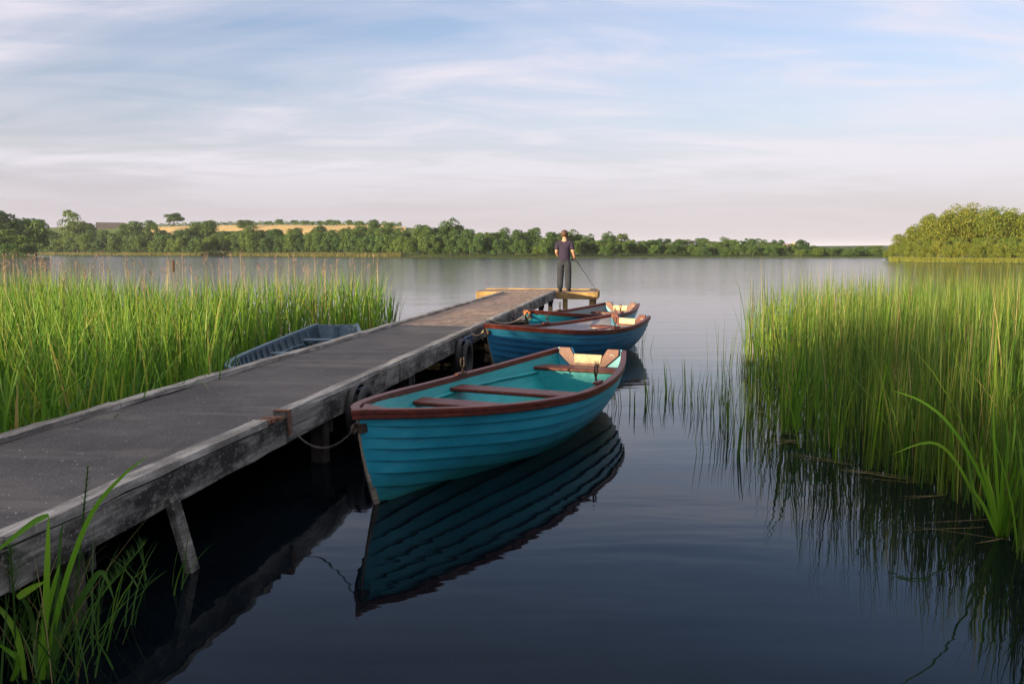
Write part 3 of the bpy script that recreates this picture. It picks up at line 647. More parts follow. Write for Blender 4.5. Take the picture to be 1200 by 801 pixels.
# bright iris at the right
Yi = P(1170, 640).y; base = P(1172, 628)
def fan(px0, py0, tips, Y, wd, mi=0):
    L = []
    for (tx, ty, dy, bow) in tips:
        a = PD(px0 + (tx - px0) * .06 + rng.normal(0, 3), py0, Y); c = PD(tx, ty, Y + dy); a.z = -.05
        mid = PD((px0 * .55 + tx * .45) + bow * .5, py0 * .5 + ty * .5, Y + dy * .4); q3 = PD(px0 * .22 + tx * .78 + bow * .7, py0 * .22 + ty * .78, Y + dy * .75)
        L.append(([a, mid, q3, c], wd * U(1, .8, 1.2)[0], mi))
    return L
L = fan(1172, 628, ((1165, 468, 0, -3), (1190, 520, -.1, 6), (1180, 492, .1, 4), (1150, 520, -.1, -6), (1205, 500, .1, 10), (1140, 560, -.15, -8), (1198, 545, -.2, 10), (1158, 540, .2, -4), (1175, 530, -.15, 0), (1188, 470, .25, 6), (1215, 555, -.1, 12)), base.y, .024)
L.append(([PD(1168, 628, base.y), PD(1150, 560, base.y), PD(1115, 500, base.y - .1), PD(1080, 470, base.y - .15), PD(1044, 457, base.y - .2)], .022, 0))
L.append(([PD(1150, 600, base.y + .5), PD(1120, 540, base.y + .5), PD(1090, 518, base.y + .45), PD(1043, 533, base.y + .4)], .022, 0))
leaf_plant('iris_plant', 'bright green iris clump at the right edge with one long leaf reaching left', L, base, 'plant')
# a tall plant at the lower left, in front of the jetty side
base = P(52, 796); Yb = base.y
L = [([PD(50, 800, Yb), PD(54, 700, Yb - .03), PD(56, 640, Yb - .05), PD(57, 603, Yb - .06)], .024, 0),
     ([PD(57, 603, Yb - .06), PD(40, 611, Yb - .08), PD(15, 630, Yb - .1), PD(-12, 652, Yb - .1)], .022, 0),
     ([PD(50, 800, Yb), PD(62, 740, Yb), PD(80, 670, Yb - .05), PD(108, 600, Yb - .1), PD(145, 556, Yb - .15), PD(175, 533, Yb - .2)], .021, 0),
     ([PD(46, 800, Yb), PD(52, 730, Yb), PD(62, 690, Yb), PD(70, 660, Yb)], .026, 0),
     ([PD(56, 790, Yb), PD(80, 730, Yb + .1), PD(105, 685, Yb + .1), PD(118, 670, Yb + .1), PD(126, 680, Yb + .1), PD(134, 704, Yb + .1)], .026, 1),
     ([PD(44, 800, Yb), PD(40, 740, Yb + .1), PD(30, 705, Yb + .1), PD(5, 688, Yb + .1)], .022, 1),
     ([PD(30, 800, Yb), PD(20, 745, Yb), PD(2, 715, Yb), PD(-15, 700, Yb)], .024, 0),
     ([PD(12, 800, Yb), PD(22, 775, Yb - .1), PD(10, 762, Yb - .12), PD(-6, 752, Yb - .15)], .022, 0),
     ([PD(20, 700, Yb), PD(35, 690, Yb), PD(52, 681, Yb)], .028, 0),
     ([PD(56, 795, Yb), PD(64, 760, Yb), PD(66, 720, Yb), PD(70, 640, Yb + .05), PD(74, 610, Yb + .05)], .020, 1)]
q = rng.normal(0, .14, (60, 2)) + np.array([-.05, .05]); n = len(q)
ex = [(*blades(q, U(n, .25, .62), U(n, .004, .009), U(n, 0, 6.28), U(n, .05, .45), np.abs(rng.normal(.1, .25, n)), U(n, -.8, .8)), 1)]
n = 14; q = rng.normal(0, .12, (n, 2)); ex.append((*blades(q, U(n, .3, .75), U(n, .003, .005), U(n, 0, 6.28), U(n, .1, .7), U(n, 0, .3), U(n, -.8, .8)), 3))
leaf_plant('waterside_plant', 'yellow-green plant at the lower left with one folded and one long arching leaf', L, base, 'plant', extra=join(ex))
# horsetail spike beside it
def horsetail(label, pts, n_w, wl, tip=True):
    base = Vector(pts[0]); bm = bmesh.new(); path = [Vector(p) - base for p in pts]
    tube(bm, path, [.0035] * (len(path) - 1) + [.0022], 5)
    o = bmobj('horsetail', bm, g_deep); o.location = base; tag(o, label, 'horsetail')
    a, b_ = path[-2], path[-1]; C = []; parts = []
    for i in range(n_w):
        f = (i + .5) / n_w; c = a.lerp(b_, f); k = 11
        bb = np.tile(np.array([c.x, c.y]), (k, 1)); parts.append((*blades(bb, np.full(k, wl * (1.1 - .6 * f)), np.full(k, .0018), U(k, 0, 6.28), np.full(k, .5), U(k, .0, .5), U(k, 0, 3.1), nseg=2, z0=np.full(k, c.z)), 0))
    V, Fc, I = join(parts); mesh('whorl', V, Fc, [g_deep], parent=o)
horsetail('single ringed horsetail spike standing against the near jetty side', [PD(78, 760, Yb + .1), PD(90, 690, Yb + .1), PD(97, 610, Yb + .05), PD(103, 546, Yb)], 9, .035)
horsetail('feathery horsetail at the far lower left corner', [PD(16, 800, Yb), PD(18, 740, Yb), PD(16, 700, Yb), PD(12, 640, Yb)], 12, .09)
horsetail('feathery horsetail leaning right over the dark water under the jetty', [PD(68, 770, Yb + .15), PD(100, 720, Yb + .2), PD(112, 706, Yb + .2), PD(170, 636, Yb + .25)], 12, .07)
for (px, py, n, hg, lab) in ((178, 690, 12, .40, 'wispy dark sedge hanging beside the slanting jetty brace'), (110, 745, 20, .42, 'low dark grass behind the lower left plant'), (8, 760, 40, .5, 'tangle of grass in the bottom left corner')):
    p = P(px, py); reed_clump('sedge_tuft', p.x, p.y, n, .16, hg, .009, lab, spread=.4, bend=.25, mix=(.1, .75, .15))
# fringe of grass at the far waterlines
def fringe(name, label, p0, p1, rr, q0, q1, n, h0, h1, zf, pal, width):
    px = U(n, p0, p1); qq = U(n, q0, q1); Y = rr(px) * qq; X = (px - 600) / FH * Y
    z = np.array([zf(a, b_) for a, b_ in zip(px, qq)])
    V, Fc = blades(np.stack([X, Y], 1), U(n, h0, h1), width * U(n, .7, 1.5), U(n, 0, 6.28), U(n, 0, .2), U(n, 0, .3), U(n, -.5, .5), nseg=2, z0=z - .1)
    tag(mesh(name, V, Fc, pal), label, 'grass', kind='stuff')
g_bank = leafy('bank_grass', [(0, (.07, .08, .026)), (.5, (.11, .11, .036)), (1, (.15, .135, .055))], trans=.3, rough=.8)
g_dull = leafy('dull_bank_grass', [(0, (.07, .08, .025)), (1, (.13, .13, .04))], trans=.3, rough=.8)
g_bank2 = leafy('island_grass', [(0, (.11, .14, .02)), (.5, (.17, .19, .03)), (1, (.24, .23, .05))], trans=.3, rough=.8)
fringe('bank_grass', 'pale strip of tall grass along the left far waterline', 40, 470, R0, 1.0, 1.03, 9000, .7, 1.5, lambda p, q: land_z(p, q), g_bank, .35)
fringe('bank_grass', 'thin grass strip along the far waterline around the angler', 470, 1045, R0, 1.0, 1.03, 5000, .12, .35, lambda p, q: land_z(p, q) - .15, g_dull, .20)
fringe('bank_grass', 'sunlit yellow-green grass strip along the island edge', 1042, 1420, RI, 1.0, 1.045, 12000, .35, .7, isl, g_bank2, .10)

# ------------------------------------------------------------------ jetty (local x runs along it towards the far end, y to its left)
felt, nt, b, o = nodes('deck_felt')
n1 = noise(nt, (1, 1, 1), 1.3, 8, .7); n2 = noise(nt, (1, 1, 1), 140, 2, .5); n3 = noise(nt, (1.5, .35, 1), 2.2, 6, .65)
c = ramp(nt, n1, [(.3, (.044, .042, .044)), (.5, (.064, .060, .061)), (.7, (.095, .088, .084))])
c = mixc(nt, ramp(nt, n3, [(.50, (0, 0, 0)), (.64, (.75, .75, .75))]), c, (.12, .108, .098))
n4 = noise(nt, (.5, 3, 1), 1.1, 5, .6); c = mixc(nt, ramp(nt, n4, [(.55, (0, 0, 0)), (.7, (.6, .6, .6))]), c, (.035, .034, .033))
c = mixc(nt, ramp(nt, n2, [(.60, (0, 0, 0)), (.74, (1, 1, 1))]), c, (.22, .215, .215))
chip = noise(nt, (1, 1, 1), 55, 2, .4); c = mixc(nt, ramp(nt, chip, [(.735, (0, 0, 0)), (.75, (1, 1, 1))]), c, (.36, .36, .36))
nt.links.new(c, b.inputs['Base Color']); b.inputs['Roughness'].default_value = .9; b.inputs['Specular IOR Level'].default_value = .25; bump(nt, b, n2, .6, .004)
board = weathered('sun_toned_boards', (.15, .105, .080), (.25, .18, .14), (.34, .26, .205), stain=(.10, .075, .06), grain=14, stain_amt=.5)
grey_wood = weathered('grey_timber', (.060, .057, .053), (.155, .148, .138), (.33, .315, .295), stain=(.022, .02, .018), stain_amt=1.0)
kerb_wood = weathered('kerb_timber', (.14, .133, .122), (.27, .257, .238), (.45, .43, .40), stain=(.05, .045, .04), stain_amt=.6)
yellow_wood = weathered('yellow_timber', (.22, .14, .055), (.34, .225, .09), (.44, .31, .14), stain=(.10, .06, .03), stain_amt=.5)  # platform timber, a yellower tone than the other jetty wood
post_wood = weathered('wet_timber', (.022, .020, .016), (.05, .043, .035), (.085, .075, .06), stain=(.012, .012, .010))
jet = empty('jetty', (O.x, O.y, 0), ja); tag(jet, 'long low wooden jetty with felt walkway running out to a T-shaped platform', 'jetty')
d = DECK; S0 = -29.0
def jbox(name, args, m, jit=0, bev=.004, parent=None):
    bm = bmesh.new(); box(bm, *args, jit=jit); return bmobj(name, bm, m, parent or jet, bevel=bev)
# walkway surface in sheets; farther boards take the low sun's brown into their colour
for a, e in ((S0, -19.5), (-19.498, -13.2), (-13.198, -11.2)):
    nx = int((e - a) / .3); V, Fc = [], []
    for i in range(nx + 1):
        for k in range(7): V.append((a + (e - a) * i / nx, .055 + (WID - .11) * k / 6, d + (rng.normal(0, .0025) if 0 < i < nx else 0)))
    for i in range(nx):
        for k in range(6): Fc.append((i * 7 + k, (i + 1) * 7 + k, (i + 1) * 7 + k + 1, i * 7 + k + 1))
    mesh('deck_sheet', V, Fc, felt, parent=jet, smooth=True)
bm = bmesh.new(); x = -11.19
while x < -.02:
    x1 = min(x + .19, -.012); dz_ = rng.normal(0, .002); box(bm, x + .004, x1, .05, WID - .05, d - .03 + dz_, d + dz_); x += .19
bmobj('sun_toned_boards', bm, board, jet)
bm = bmesh.new(); box(bm, S0, -11.22, .05, WID - .05, d - .05, d - .012); bmobj('deck_base', bm, post_wood, jet)
bm = bmesh.new()
for y in (.30, .67, 1.04): box(bm, S0, -.05, y - .035, y + .035, d - .19, d - .052)
bmobj('joist', bm, post_wood, jet)
def jl(v): q = Vector((v.x - O.x, v.y - O.y, 0)); return Vector((q.xy.dot(ju), q.xy.dot(jv), v.z))
# edge rails and side boards in lengths
SB = jl(P(338, 489, d)).x; print('SB', SB)
cuts = [S0, SB - 8.0, SB - 5.1, SB - 2.6, SB, SB + 2.75, SB + 5.5, SB + 8.2, SB + 10.9, SB + 13.4, .0]
KR, FA = [], []
for i, (a, e) in enumerate(zip(cuts, cuts[1:])):
    for side in (0, 1):
        if side == 0:
            if i == 3: e2 = e - .30
            else: e2 = e - .012
            bm = bmesh.new(); plank(bm, a, e2, -.035 + rng.normal(0, .004), .060, d + .003, d + .042 + rng.normal(0, .003), wob=.003); bmobj('kerb_rail', bm, kerb_wood, jet)
            bm = bmesh.new(); plank(bm, a, e - .008, -.048 + rng.normal(0, .004), -.003, d - .172 + rng.normal(0, .006), d - .004 + rng.normal(0, .003), wob=.0025); bmobj('side_board', bm, grey_wood, jet)
        else:
            bm = bmesh.new(); plank(bm, a + .15, min(e + .14, -.9), WID - .060, WID + .035, d + .003, d + .040, wob=.003); bmobj('kerb_rail', bm, kerb_wood, jet)
            bm = bmesh.new(); plank(bm, a + .15, min(e + .142, -.01), WID + .003, WID + .045, d - .17, d - .004, wob=.0025); bmobj('side_board', bm, grey_wood, jet)
# broken rail end and rusty iron strap
rust = simple('rusty_iron', [(.3, (.07, .035, .022)), (.55, (.14, .06, .035)), (.75, (.24, .10, .06))], s=30, rough=.85)
bm = bmesh.new()
for k in range(7):
    a0 = SB - .30 + .04 * k; box(bm, a0, a0 + .033, -.03 + rng.normal(0, .01), .04 + rng.normal(0, .012), d + .003, d + .012 + .022 * rng.random(), jit=.006)
bmobj('splintered_rail', bm, rust, jet, bevel=0)
bm = bmesh.new(); box(bm, SB - .02, SB + .03, -.062, .05, d + .044, d + .052); box(bm, SB - .02, SB + .03, -.062, -.053, d - .12, d + .043); bmobj('iron_strap', bm, rust, jet)
bm = bmesh.new(); box(bm, -8.03, -7.97, -.061, -.052, d - .16, d - .01); box(bm, -8.05, -7.95, -.05, .04, d + .044, d + .052); bmobj('iron_strap', bm, rust, jet)
# posts and cross beams
for x in (-24.0, -20.6, -17.6, -15.1, -12.6, -10.1, -7.6, -5.1, -2.6, -.35):
    for y in (.07, WID - .07):
        bm = bmesh.new(); bar(bm, (x, y, -1.2), (x + rng.normal(0, .015), y, d - .06), .115, .115, Vector((1, 0, 0))); bmobj('post', bm, post_wood, jet, bevel=.008)
    jbox('cross_beam', (x + .07, x + .12, -.0, WID, d - .30, d - .192), post_wood)
a = jl(P(207, 588, d - .15)); e = jl(P(227, 668, 0)); e = a + (e - a) * 1.5
bm = bmesh.new(); bar(bm, a + Vector((0, .03, .03)), e, .085, .04, Vector((0, 1, 0))); bmobj('brace', bm, grey_wood, jet, bevel=.004)
# T platform
tl, tr = jl(P(557, 342, d)).y, jl(P(699.5, 341.2, d)).y
DT = 1.45
bm = bmesh.new(); y = tr + .02
while y < tl - .02:
    y1 = min(y + .145, tl - .01); dz_ = rng.normal(0, .0015); box(bm, .045, DT - .03, y + .003, y1, d - .028 + dz_, d + .002 + dz_); y += .145
bmobj('platform_boards', bm, board, jet)
for (y0, y1) in ((tr, -.05), (WID + .05, tl)):
    bm = bmesh.new(); plank(bm, y0, y1, -.045, -.0, d - .20, d - .002, wob=.002)
    ob = bmobj('platform_beam', bm, yellow_wood, jet); ob.rotation_euler = (0, 0, R(90)); ob.location = (.0, 0, 0)
bm = bmesh.new(); plank(bm, tr, tl, -DT, -DT + .045, d - .2, d - .002, wob=.002); ob = bmobj('platform_beam', bm, yellow_wood, jet); ob.rotation_euler = (0, 0, R(90))
for y0 in (tr - .046, tl + .002):
    bm = bmesh.new(); plank(bm, .0, DT, y0, y0 + .044, d - .2, d - .002, wob=.002); bmobj('platform_beam', bm, yellow_wood, jet)
bm = bmesh.new(); plank(bm, tr, tl, -DT, -DT + .10, d + .006, d + .035, wob=.002); ob = bmobj('platform_kerb', bm, yellow_wood, jet); ob.rotation_euler = (0, 0, R(90))
for (x, y) in ((.12, tr + .12), (.12, tl - .12), (DT - .12, tr + .12), (DT - .12, tl - .12), (.12, -.30), (.12, WID + .3)):
    bm = bmesh.new(); bar(bm, (x, y, -1.4), (x, y, d - .034), .13, .13, Vector((1, 0, 0))); bmobj('platform_post', bm, yellow_wood, jet, bevel=.006)

# ------------------------------------------------------------------ boats
def paint(name, base, dark, light, algae=(.02, .06, .035), a0=.0, a1=.16, rough=.42):
    m, nt, b, o = nodes(name)
    n1 = noise(nt, (.7, 2, 3), 3, 6, .65); c = ramp(nt, n1, [(.3, dark), (.52, base), (.75, light)])
    sc = noise(nt, (.5, 1, 9), 7, 5, .7); c = mixc(nt, ramp(nt, sc, [(.60, (0, 0, 0)), (.72, (.75, .75, .75))]), c, light)
    tcx = nt.nodes.new('ShaderNodeTexCoord'); s_ = nt.nodes.new('ShaderNodeSeparateXYZ'); nt.links.new(tcx.outputs['Object'], s_.inputs[0])
    wob = mathn(nt, 'MULTIPLY_ADD', n1, .16, -.08); zz = mathn(nt, 'ADD', s_.outputs[2], wob)
    q = nt.nodes.new('ShaderNodeMapRange'); q.inputs[1].default_value = a0; q.inputs[2].default_value = a1; q.inputs[3].default_value = .85; q.inputs[4].default_value = 0
    chp = noise(nt, (.6, 1, 1.6), 32, 3, .6); c = mixc(nt, ramp(nt, chp, [(.66, (0, 0, 0)), (.70, (.5, .5, .5))]), c, (.16, .22, .24))
    dk = noise(nt, (.4, 1, 2.5), 5, 5, .7); c = mixc(nt, ramp(nt, dk, [(.56, (0, 0, 0)), (.68, (.5, .5, .5))]), c, dark)
    nt.links.new(zz, q.inputs[0]); c = mixc(nt, q.outputs[0], c, algae)
    nt.links.new(c, b.inputs['Base Color']); b.inputs['Roughness'].default_value = rough; b.inputs['Specular IOR Level'].default_value = .4
    bump(nt, b, sc, .15, .004); return m
teal_out = paint('blue_hull_paint', (.014, .255, .355), (.010, .20, .29), (.035, .30, .395), algae=(.008, .075, .052), a1=.24)
blue_out = paint('darker_hull_paint', (.012, .125, .245), (.010, .095, .190), (.025, .165, .300), algae=(.008, .045, .045), a1=.22)
teal_in = paint('teal_inside_paint', (.010, .255, .275), (.008, .205, .230), (.030, .315, .325), algae=(.012, .23, .16), a0=.02, a1=.14, rough=.5)
grey_in = paint('grey_inside_paint', (.30, .31, .36), (.24, .25, .29), (.38, .39, .43), algae=(.2, .2, .2), rough=.5)
dim_in = paint('dim_inside_paint', (.16, .20, .21), (.12, .15, .16), (.22, .25, .26), algae=(.1, .13, .1), rough=.5)
old_out = paint('faded_hull_paint', (.070, .118, .160), (.045, .08, .112), (.12, .18, .225), algae=(.03, .04, .03))
old_in = paint('dark_inside_paint', (.030, .050, .066), (.018, .030, .042), (.055, .080, .10), algae=(.015, .02, .016))  # inside darker than the hull and ribs
mahog, nt, b, o = nodes('varnished_mahogany')
g = noise(nt, (1.2, 16, 16), 2.2, 6, .65); c = ramp(nt, g, [(.3, (.045, .008, .005)), (.55, (.095, .018, .011)), (.75, (.15, .034, .019))])
wn = noise(nt, (1, 3, 3), 3.5, 5, .6); c = mixc(nt, ramp(nt, wn, [(.6, (0, 0, 0)), (.72, (.6, .6, .6))]), c, (.20, .085, .06))
nt.links.new(c, b.inputs['Base Color']); b.inputs['Roughness'].default_value = .5; b.inputs['Specular IOR Level'].default_value = .3; b.inputs['Coat Weight'].default_value = .06; b.inputs['Coat Roughness'].default_value = .25; bump(nt, b, g, .15, .003)
pale_wood = weathered('pale_bare_wood', (.34, .24, .14), (.50, .38, .24), (.62, .50, .34), stain=(.22, .17, .12), stain_amt=.4)
stem_wood = weathered('worn_stem_wood', (.12, .10, .075), (.21, .175, .13), (.30, .25, .19), stain=(.05, .05, .045))
iron = simple('dark_iron', [(.3, (.03, .025, .022)), (.7, (.09, .06, .045))], s=40, rough=.55, metal=.6)
FB = [(0, .0), (.04, .20), (.10, .40), (.2, .65), (.32, .85), (.45, .97), (.56, 1.0), (.70, .95), (.85, .79), (1, .53)]
FS = [(0, .64), (.15, .565), (.3, .505), (.5, .455), (.7, .455), (.85, .485), (1, .54)]
FK = [(0, -.10), (.1, -.15), (.5, -.20), (.8, -.12), (1, .03)]
class Hull:
    def __init__(s, L, B, rake=.22, sheer=1.0): s.L, s.B, s.rake, s.sh = L, B, rake, sheer
    def sheer(s, t): return smooth1(t, FS) * s.sh
    def half(s, t): return smooth1(t, FB) * s.B
    def pt(s, t, v, off=0.0):
        def raw(v):
            a = v * math.pi / 2; b = max(s.half(t), .012); h = s.sheer(t); k = smooth1(t, FK)
            y1, z1 = b * math.sin(a) ** .8, k + (h - k) * (1 - math.cos(a)) ** .80
            y2, z2 = b * (v * .9 + .1 * v * v), k + (h - k) * v
            q = min(1, max(0, t / .42)); w = (q * q * (3 - 2 * q)) * .88
            return y2 + (y1 - y2) * w, z2 + (z1 - z2) * w, h, k
        y, z, h, k = raw(v)
        if off:
            ya, za, _, _ = raw(max(0, v - .03)); yb, zb, _, _ = raw(min(1, v + .03)); ty, tz = yb - ya, zb - za; ln = math.hypot(ty, tz) + 1e-9
            y += tz / ln * off; z -= ty / ln * off
            if y < 0: y = 0
        zn = (z - k) / (h - k)
        x = t * s.L + s.rake * (1 - t) ** 7 * (max(0, 1 - zn) ** 1.6) - .10 * max(0, (t - .75) / .25) ** 2 * max(0, 1 - zn)
        return Vector((x - s.L / 2, y, z))
    def hw(s, t, z, off=-.02):            # inside half width and x at a height
        best = None
        for i in range(60):
            p = s.pt(t, i / 59, off)
            if p.z >= z: return p
        return p
VB = [0, .17, .31, .44, .56, .67, .775, .88, 1.0]
def sweep(bm, path, prof, closed_ends=True):
    """profile (out, up) swept along a path in plan with mitred corners"""
    n = len(path); rings = []
    for i, p in enumerate(path):
        a = (path[i] - path[i - 1]).xy.normalized() if i else (path[1] - path[0]).xy.normalized()
        c_ = (path[i + 1] - path[i]).xy.normalized() if i < n - 1 else a
        na, nc = Vector((a.y, -a.x)), Vector((c_.y, -c_.x)); m_ = (na + nc).normalized(); k = 1 / max(.42, m_.dot(na))
        rings.append([bm.verts.new((p.x + m_.x * o_ * k, p.y + m_.y * o_ * k, p.z + u)) for o_, u in prof])
    q = len(prof)
    for i in range(n - 1):
        for j in range(q): bm.faces.new((rings[i][j], rings[i][(j + 1) % q], rings[i + 1][(j + 1) % q], rings[i + 1][j]))
    bm.faces.new(rings[0]); bm.faces.new(rings[-1][::-1])
def prism(bm, poly, x0, x1, rake=0):
    """polygon of (y, z) extruded from x0 to x1; rake shifts the top aft"""
    z1 = max(p[1] for p in poly)
    A = [bm.verts.new((x0 - rake * (z1 - z), y, z)) for y, z in poly]; Bv = [bm.verts.new((x1 - rake * (z1 - z), y, z)) for y, z in poly]
    bm.faces.new(A[::-1]); bm.faces.new(Bv); n = len(poly)
    for i in range(n): bm.faces.new((A[i], A[(i + 1) % n], Bv[(i + 1) % n], Bv[i]))
def make_boat(label, L, B, loc, rz, out_m, in_m, rim_m, group=None, ribs=0, thw=((.40, .38), (.575, .375), (.90, .39)), thw_m=None, tilt=(0, 0), old=False, sheer=1.0, rowl=True):
    hu = Hull(L, B, sheer=sheer); root = empty('rowing_boat', loc, rz); root.rotation_euler = (tilt[0], tilt[1], rz); tag(root, label, 'rowing boat', group)
    NT = 44; T = [(i / NT) ** 1.15 for i in range(NT + 1)]
    V, Fc, I = [], [], []
    for side in (1, -1):
        rows = []                                        # outside: each strake overlaps the one below
        for a, e in zip(VB, VB[1:]):
            for f in (0, .35, .7, 1): rows.append((a + (e - a) * f, (.021 * (1 - f) if a > 0 else 0) - (.005 * f ** 4 if e < 1 else 0)))
        b0 = len(V); nr = len(rows)
        for t in T:
            fade = min(1, t / .05)
            for v, of in rows:
                p = hu.pt(t, v, of * fade); V.append((p.x, p.y * side, p.z))
        for i in range(NT):
            for j in range(nr - 1):
                f = (b0 + i * nr + j, b0 + (i + 1) * nr + j, b0 + (i + 1) * nr + j + 1, b0 + i * nr + j + 1); Fc.append(f if side < 0 else f[::-1]); I.append(0)
        b1 = len(V); rv = [k / 18 for k in range(19)]; ni = len(rv)
        for t in T:
            for v in rv:
                p = hu.pt(max(t, .02), v, -.022 if t < .98 else -.022); V.append((p.x, p.y * side, p.z))
        for i in range(NT):
            for j in range(ni - 1):
                f = (b1 + i * ni + j, b1 + (i + 1) * ni + j, b1 + (i + 1) * ni + j + 1, b1 + i * ni + j + 1); Fc.append(f[::-1] if side < 0 else f); I.append(1)
    ho = mesh('hull', V, Fc, [out_m, in_m], parent=root, idx=I)
    me = ho.data
    for p in me.polygons: p.use_smooth = True
    for e_ in me.edges: pass
    try: me.set_sharp_from_angle(angle=R(28))
    except Exception: pass
    # stem along the bow
    bm = bmesh.new(); path = [hu.pt(0, v) for v in (0, .15, .3, .45, .6, .75, .9, 1)]
    prev = None
    for p in path:
        r = [bm.verts.new((p.x + dx, sy, p.z)) for dx, sy in ((-.006, -.007), (-.006, .007), (.04, .013), (.04, -.013))]
        if prev:
            for k in range(4): bm.faces.new((prev[k], prev[(k + 1) % 4], r[(k + 1) % 4], r[k]))
        else: bm.faces.new(r[::-1])
        prev = r
    bm.faces.new(prev); bmobj('stem', bm, stem_wood if not old else out_m, root)
    # gunwale: wide cap plus a deeper rubbing band, all round the bow
    ts = [1.0 - i / 26 for i in range(26)] + [.02, .008]
    pl = [hu.pt(t, 1) for t in ts]; rim = [Vector((p.x, p.y, p.z)) for p in pl] + [Vector((-L / 2 - .012, 0, hu.sheer(0)))] + [Vector((p.x, -p.y, p.z)) for p in reversed(pl)]
    rim = [Vector((p.x, p.y, p.z)) for p in rim]
    bm = bmesh.new(); sweep(bm, rim, [(-.028, -.026), (-.028, .018), (-.022, .024), (.024, .024), (.031, .018), (.031, -.004), (.026, -.009), (.026, -.036), (.021, -.042), (.010, -.042), (.010, -.026)])
    bmobj('gunwale', bm, rim_m, root)
    if not old:
        bm = bmesh.new(); xs_ = -L / 2 + .05; hz_ = hu.sheer(.04) + .012
        a = hu.hw(.11, .5); A = [(-L / 2 + .03, 0, hu.sheer(0) + .008), (-L / 2 + .11 * L, hu.half(.11) - .03, hu.sheer(.11) + .010), (-L / 2 + .075 * L, 0, hu.sheer(.09) + .016), (-L / 2 + .11 * L, -hu.half(.11) + .03, hu.sheer(.11) + .010)]
        tp = [bm.verts.new(p) for p in A]; bt = [bm.verts.new((p[0], p[1], p[2] - .03)) for p in A]
        bm.faces.new((tp[0], tp[1], tp[2])); bm.faces.new((tp[0], tp[2], tp[3])); bm.faces.new((bt[0], bt[2], bt[1])); bm.faces.new((bt[0], bt[3], bt[2]))
        for k in range(4): bm.faces.new((tp[k], tp[(k + 1) % 4], bt[(k + 1) % 4], bt[k]))
        bmobj('breasthook', bm, rim_m, root)
    # thwarts with riser
    tm = thw_m or rim_m
    for t, z in thw:
        z = z * sheer
        bm = bmesh.new(); wd = .12 if not old else .10; n = 2
        P0, P1 = hu.hw(t - wd / L, z), hu.hw(t + wd / L, z); rows = []
        for (x, hw_) in ((-L / 2 + t * L - wd, P0.y), (-L / 2 + t * L + wd, P1.y)):
            rows.append([(x, -hw_ + .004, z), (x, hw_ - .004, z)])
        (a0, a1), (b0_, b1_) = rows
        tp = [bm.verts.new(p) for p in (a0, a1, b1_, b0_)]; bt = [bm.verts.new((p[0], p[1], p[2] - .035)) for p in (a0, a1, b1_, b0_)]
        bm.faces.new(tp[::-1]); bm.faces.new(bt)
        for k in range(4): bm.faces.new((tp[k], tp[(k + 1) % 4], bt[(k + 1) % 4], bt[k]))
        bmobj('seat', bm, tm, root, bevel=.008)
    bm = bmesh.new()
    for s in (1, -1):
        pts = []
        for i in range(25):
            t = .10 + .86 * i / 24; p = hu.hw(t, (thw[1][1] - .055) * sheer); pts.append(Vector((p.x, (p.y - .012) * s, p.z)))
        tube(bm, pts, .016, 6)
    bmobj('seat_riser', bm, in_m if not old else rim_m, root, smooth=True)
    # bottom boards
    V, Fc = [], []; zt = .055 if not old else -.05; n = 24; k7 = 7
    for i in range(n + 1):
        t = .06 + .93 * i / n; p = hu.hw(t, zt)
        for j in range(k7 + 1): V.append((p.x if False else t * L - L / 2 - .05 * (t > .95), p.y * (2 * j / k7 - 1), zt))
    for i in range(n):
        for j in range(k7): Fc.append((i * (k7 + 1) + j, (i + 1) * (k7 + 1) + j, (i + 1) * (k7 + 1) + j + 1, i * (k7 + 1) + j + 1))
    mesh('bottom_boards', V, Fc, in_m, parent=root)
    # transom
    sec = [hu.pt(1, k / 20) for k in range(21)]; ht = hu.sheer(1); hb = hu.half(1); xt = L / 2
    right = [(p.y - .004, p.z) for p in sec]; left = [(-y, z) for y, z in reversed(right[1:])]
    nw, nd = (.175, .115) if not old else (.0, .0)
    top = [(hb - .01, ht + .03), (.215, ht + .03), (.165, ht - .06), (-.165, ht - .06), (-.215, ht + .03), (-hb + .01, ht + .03)] if not old else []
    bm = bmesh.new(); prism(bm, right + top + left, xt - .034, xt + .002, .18); bmobj('transom', bm, out_m, root)
    if not old:
        # mahogany lining with its notch, and the pale wooden pad in the notch
        poly = [(hb - .035, ht - .03), (hb - .035, ht + .036), (.218, ht + .036), (.168, ht - .057), (-.168, ht - .057), (-.218, ht + .036), (-hb + .035, ht + .036), (-hb + .035, ht - .03), (-.20, ht - .16), (.20, ht - .16)]
        bm = bmesh.new(); prism(bm, poly, xt - .066, xt - .036, .18); bmobj('transom_lining', bm, rim_m, root, bevel=.003)
        bm = bmesh.new(); prism(bm, [(-.150, ht - .125), (.150, ht - .125), (.162, ht - .03), (-.162, ht - .03)], xt - .092, xt - .067, .18); bmobj('outboard_pad', bm, pale_wood, root, bevel=.003)
        bm = bmesh.new(); ring(bm, (xt - .072, .275 * BADGE, ht - .045), .024, .009, Vector((1, 0, .18)), 16, 6); box(bm, xt - .074, xt - .067, .275 * BADGE - .008, .275 * BADGE + .008, ht - .053, ht - .037); bmobj('badge', bm, plaster, root)
        # stern locker
        tb = thw[2][0] - .10 / L; bk = []
        for k in range(15):
            z = .06 + (thw[2][1] - .04 - .06) * k / 14; p = hu.hw(tb, z); bk.append((p.y - .002, z))
        bm = bmesh.new(); prism(bm, bk + [(-y, z) for y, z in reversed(bk)], -L / 2 + tb * L, -L / 2 + tb * L + .018); bmobj('stern_panel', bm, in_m, root)
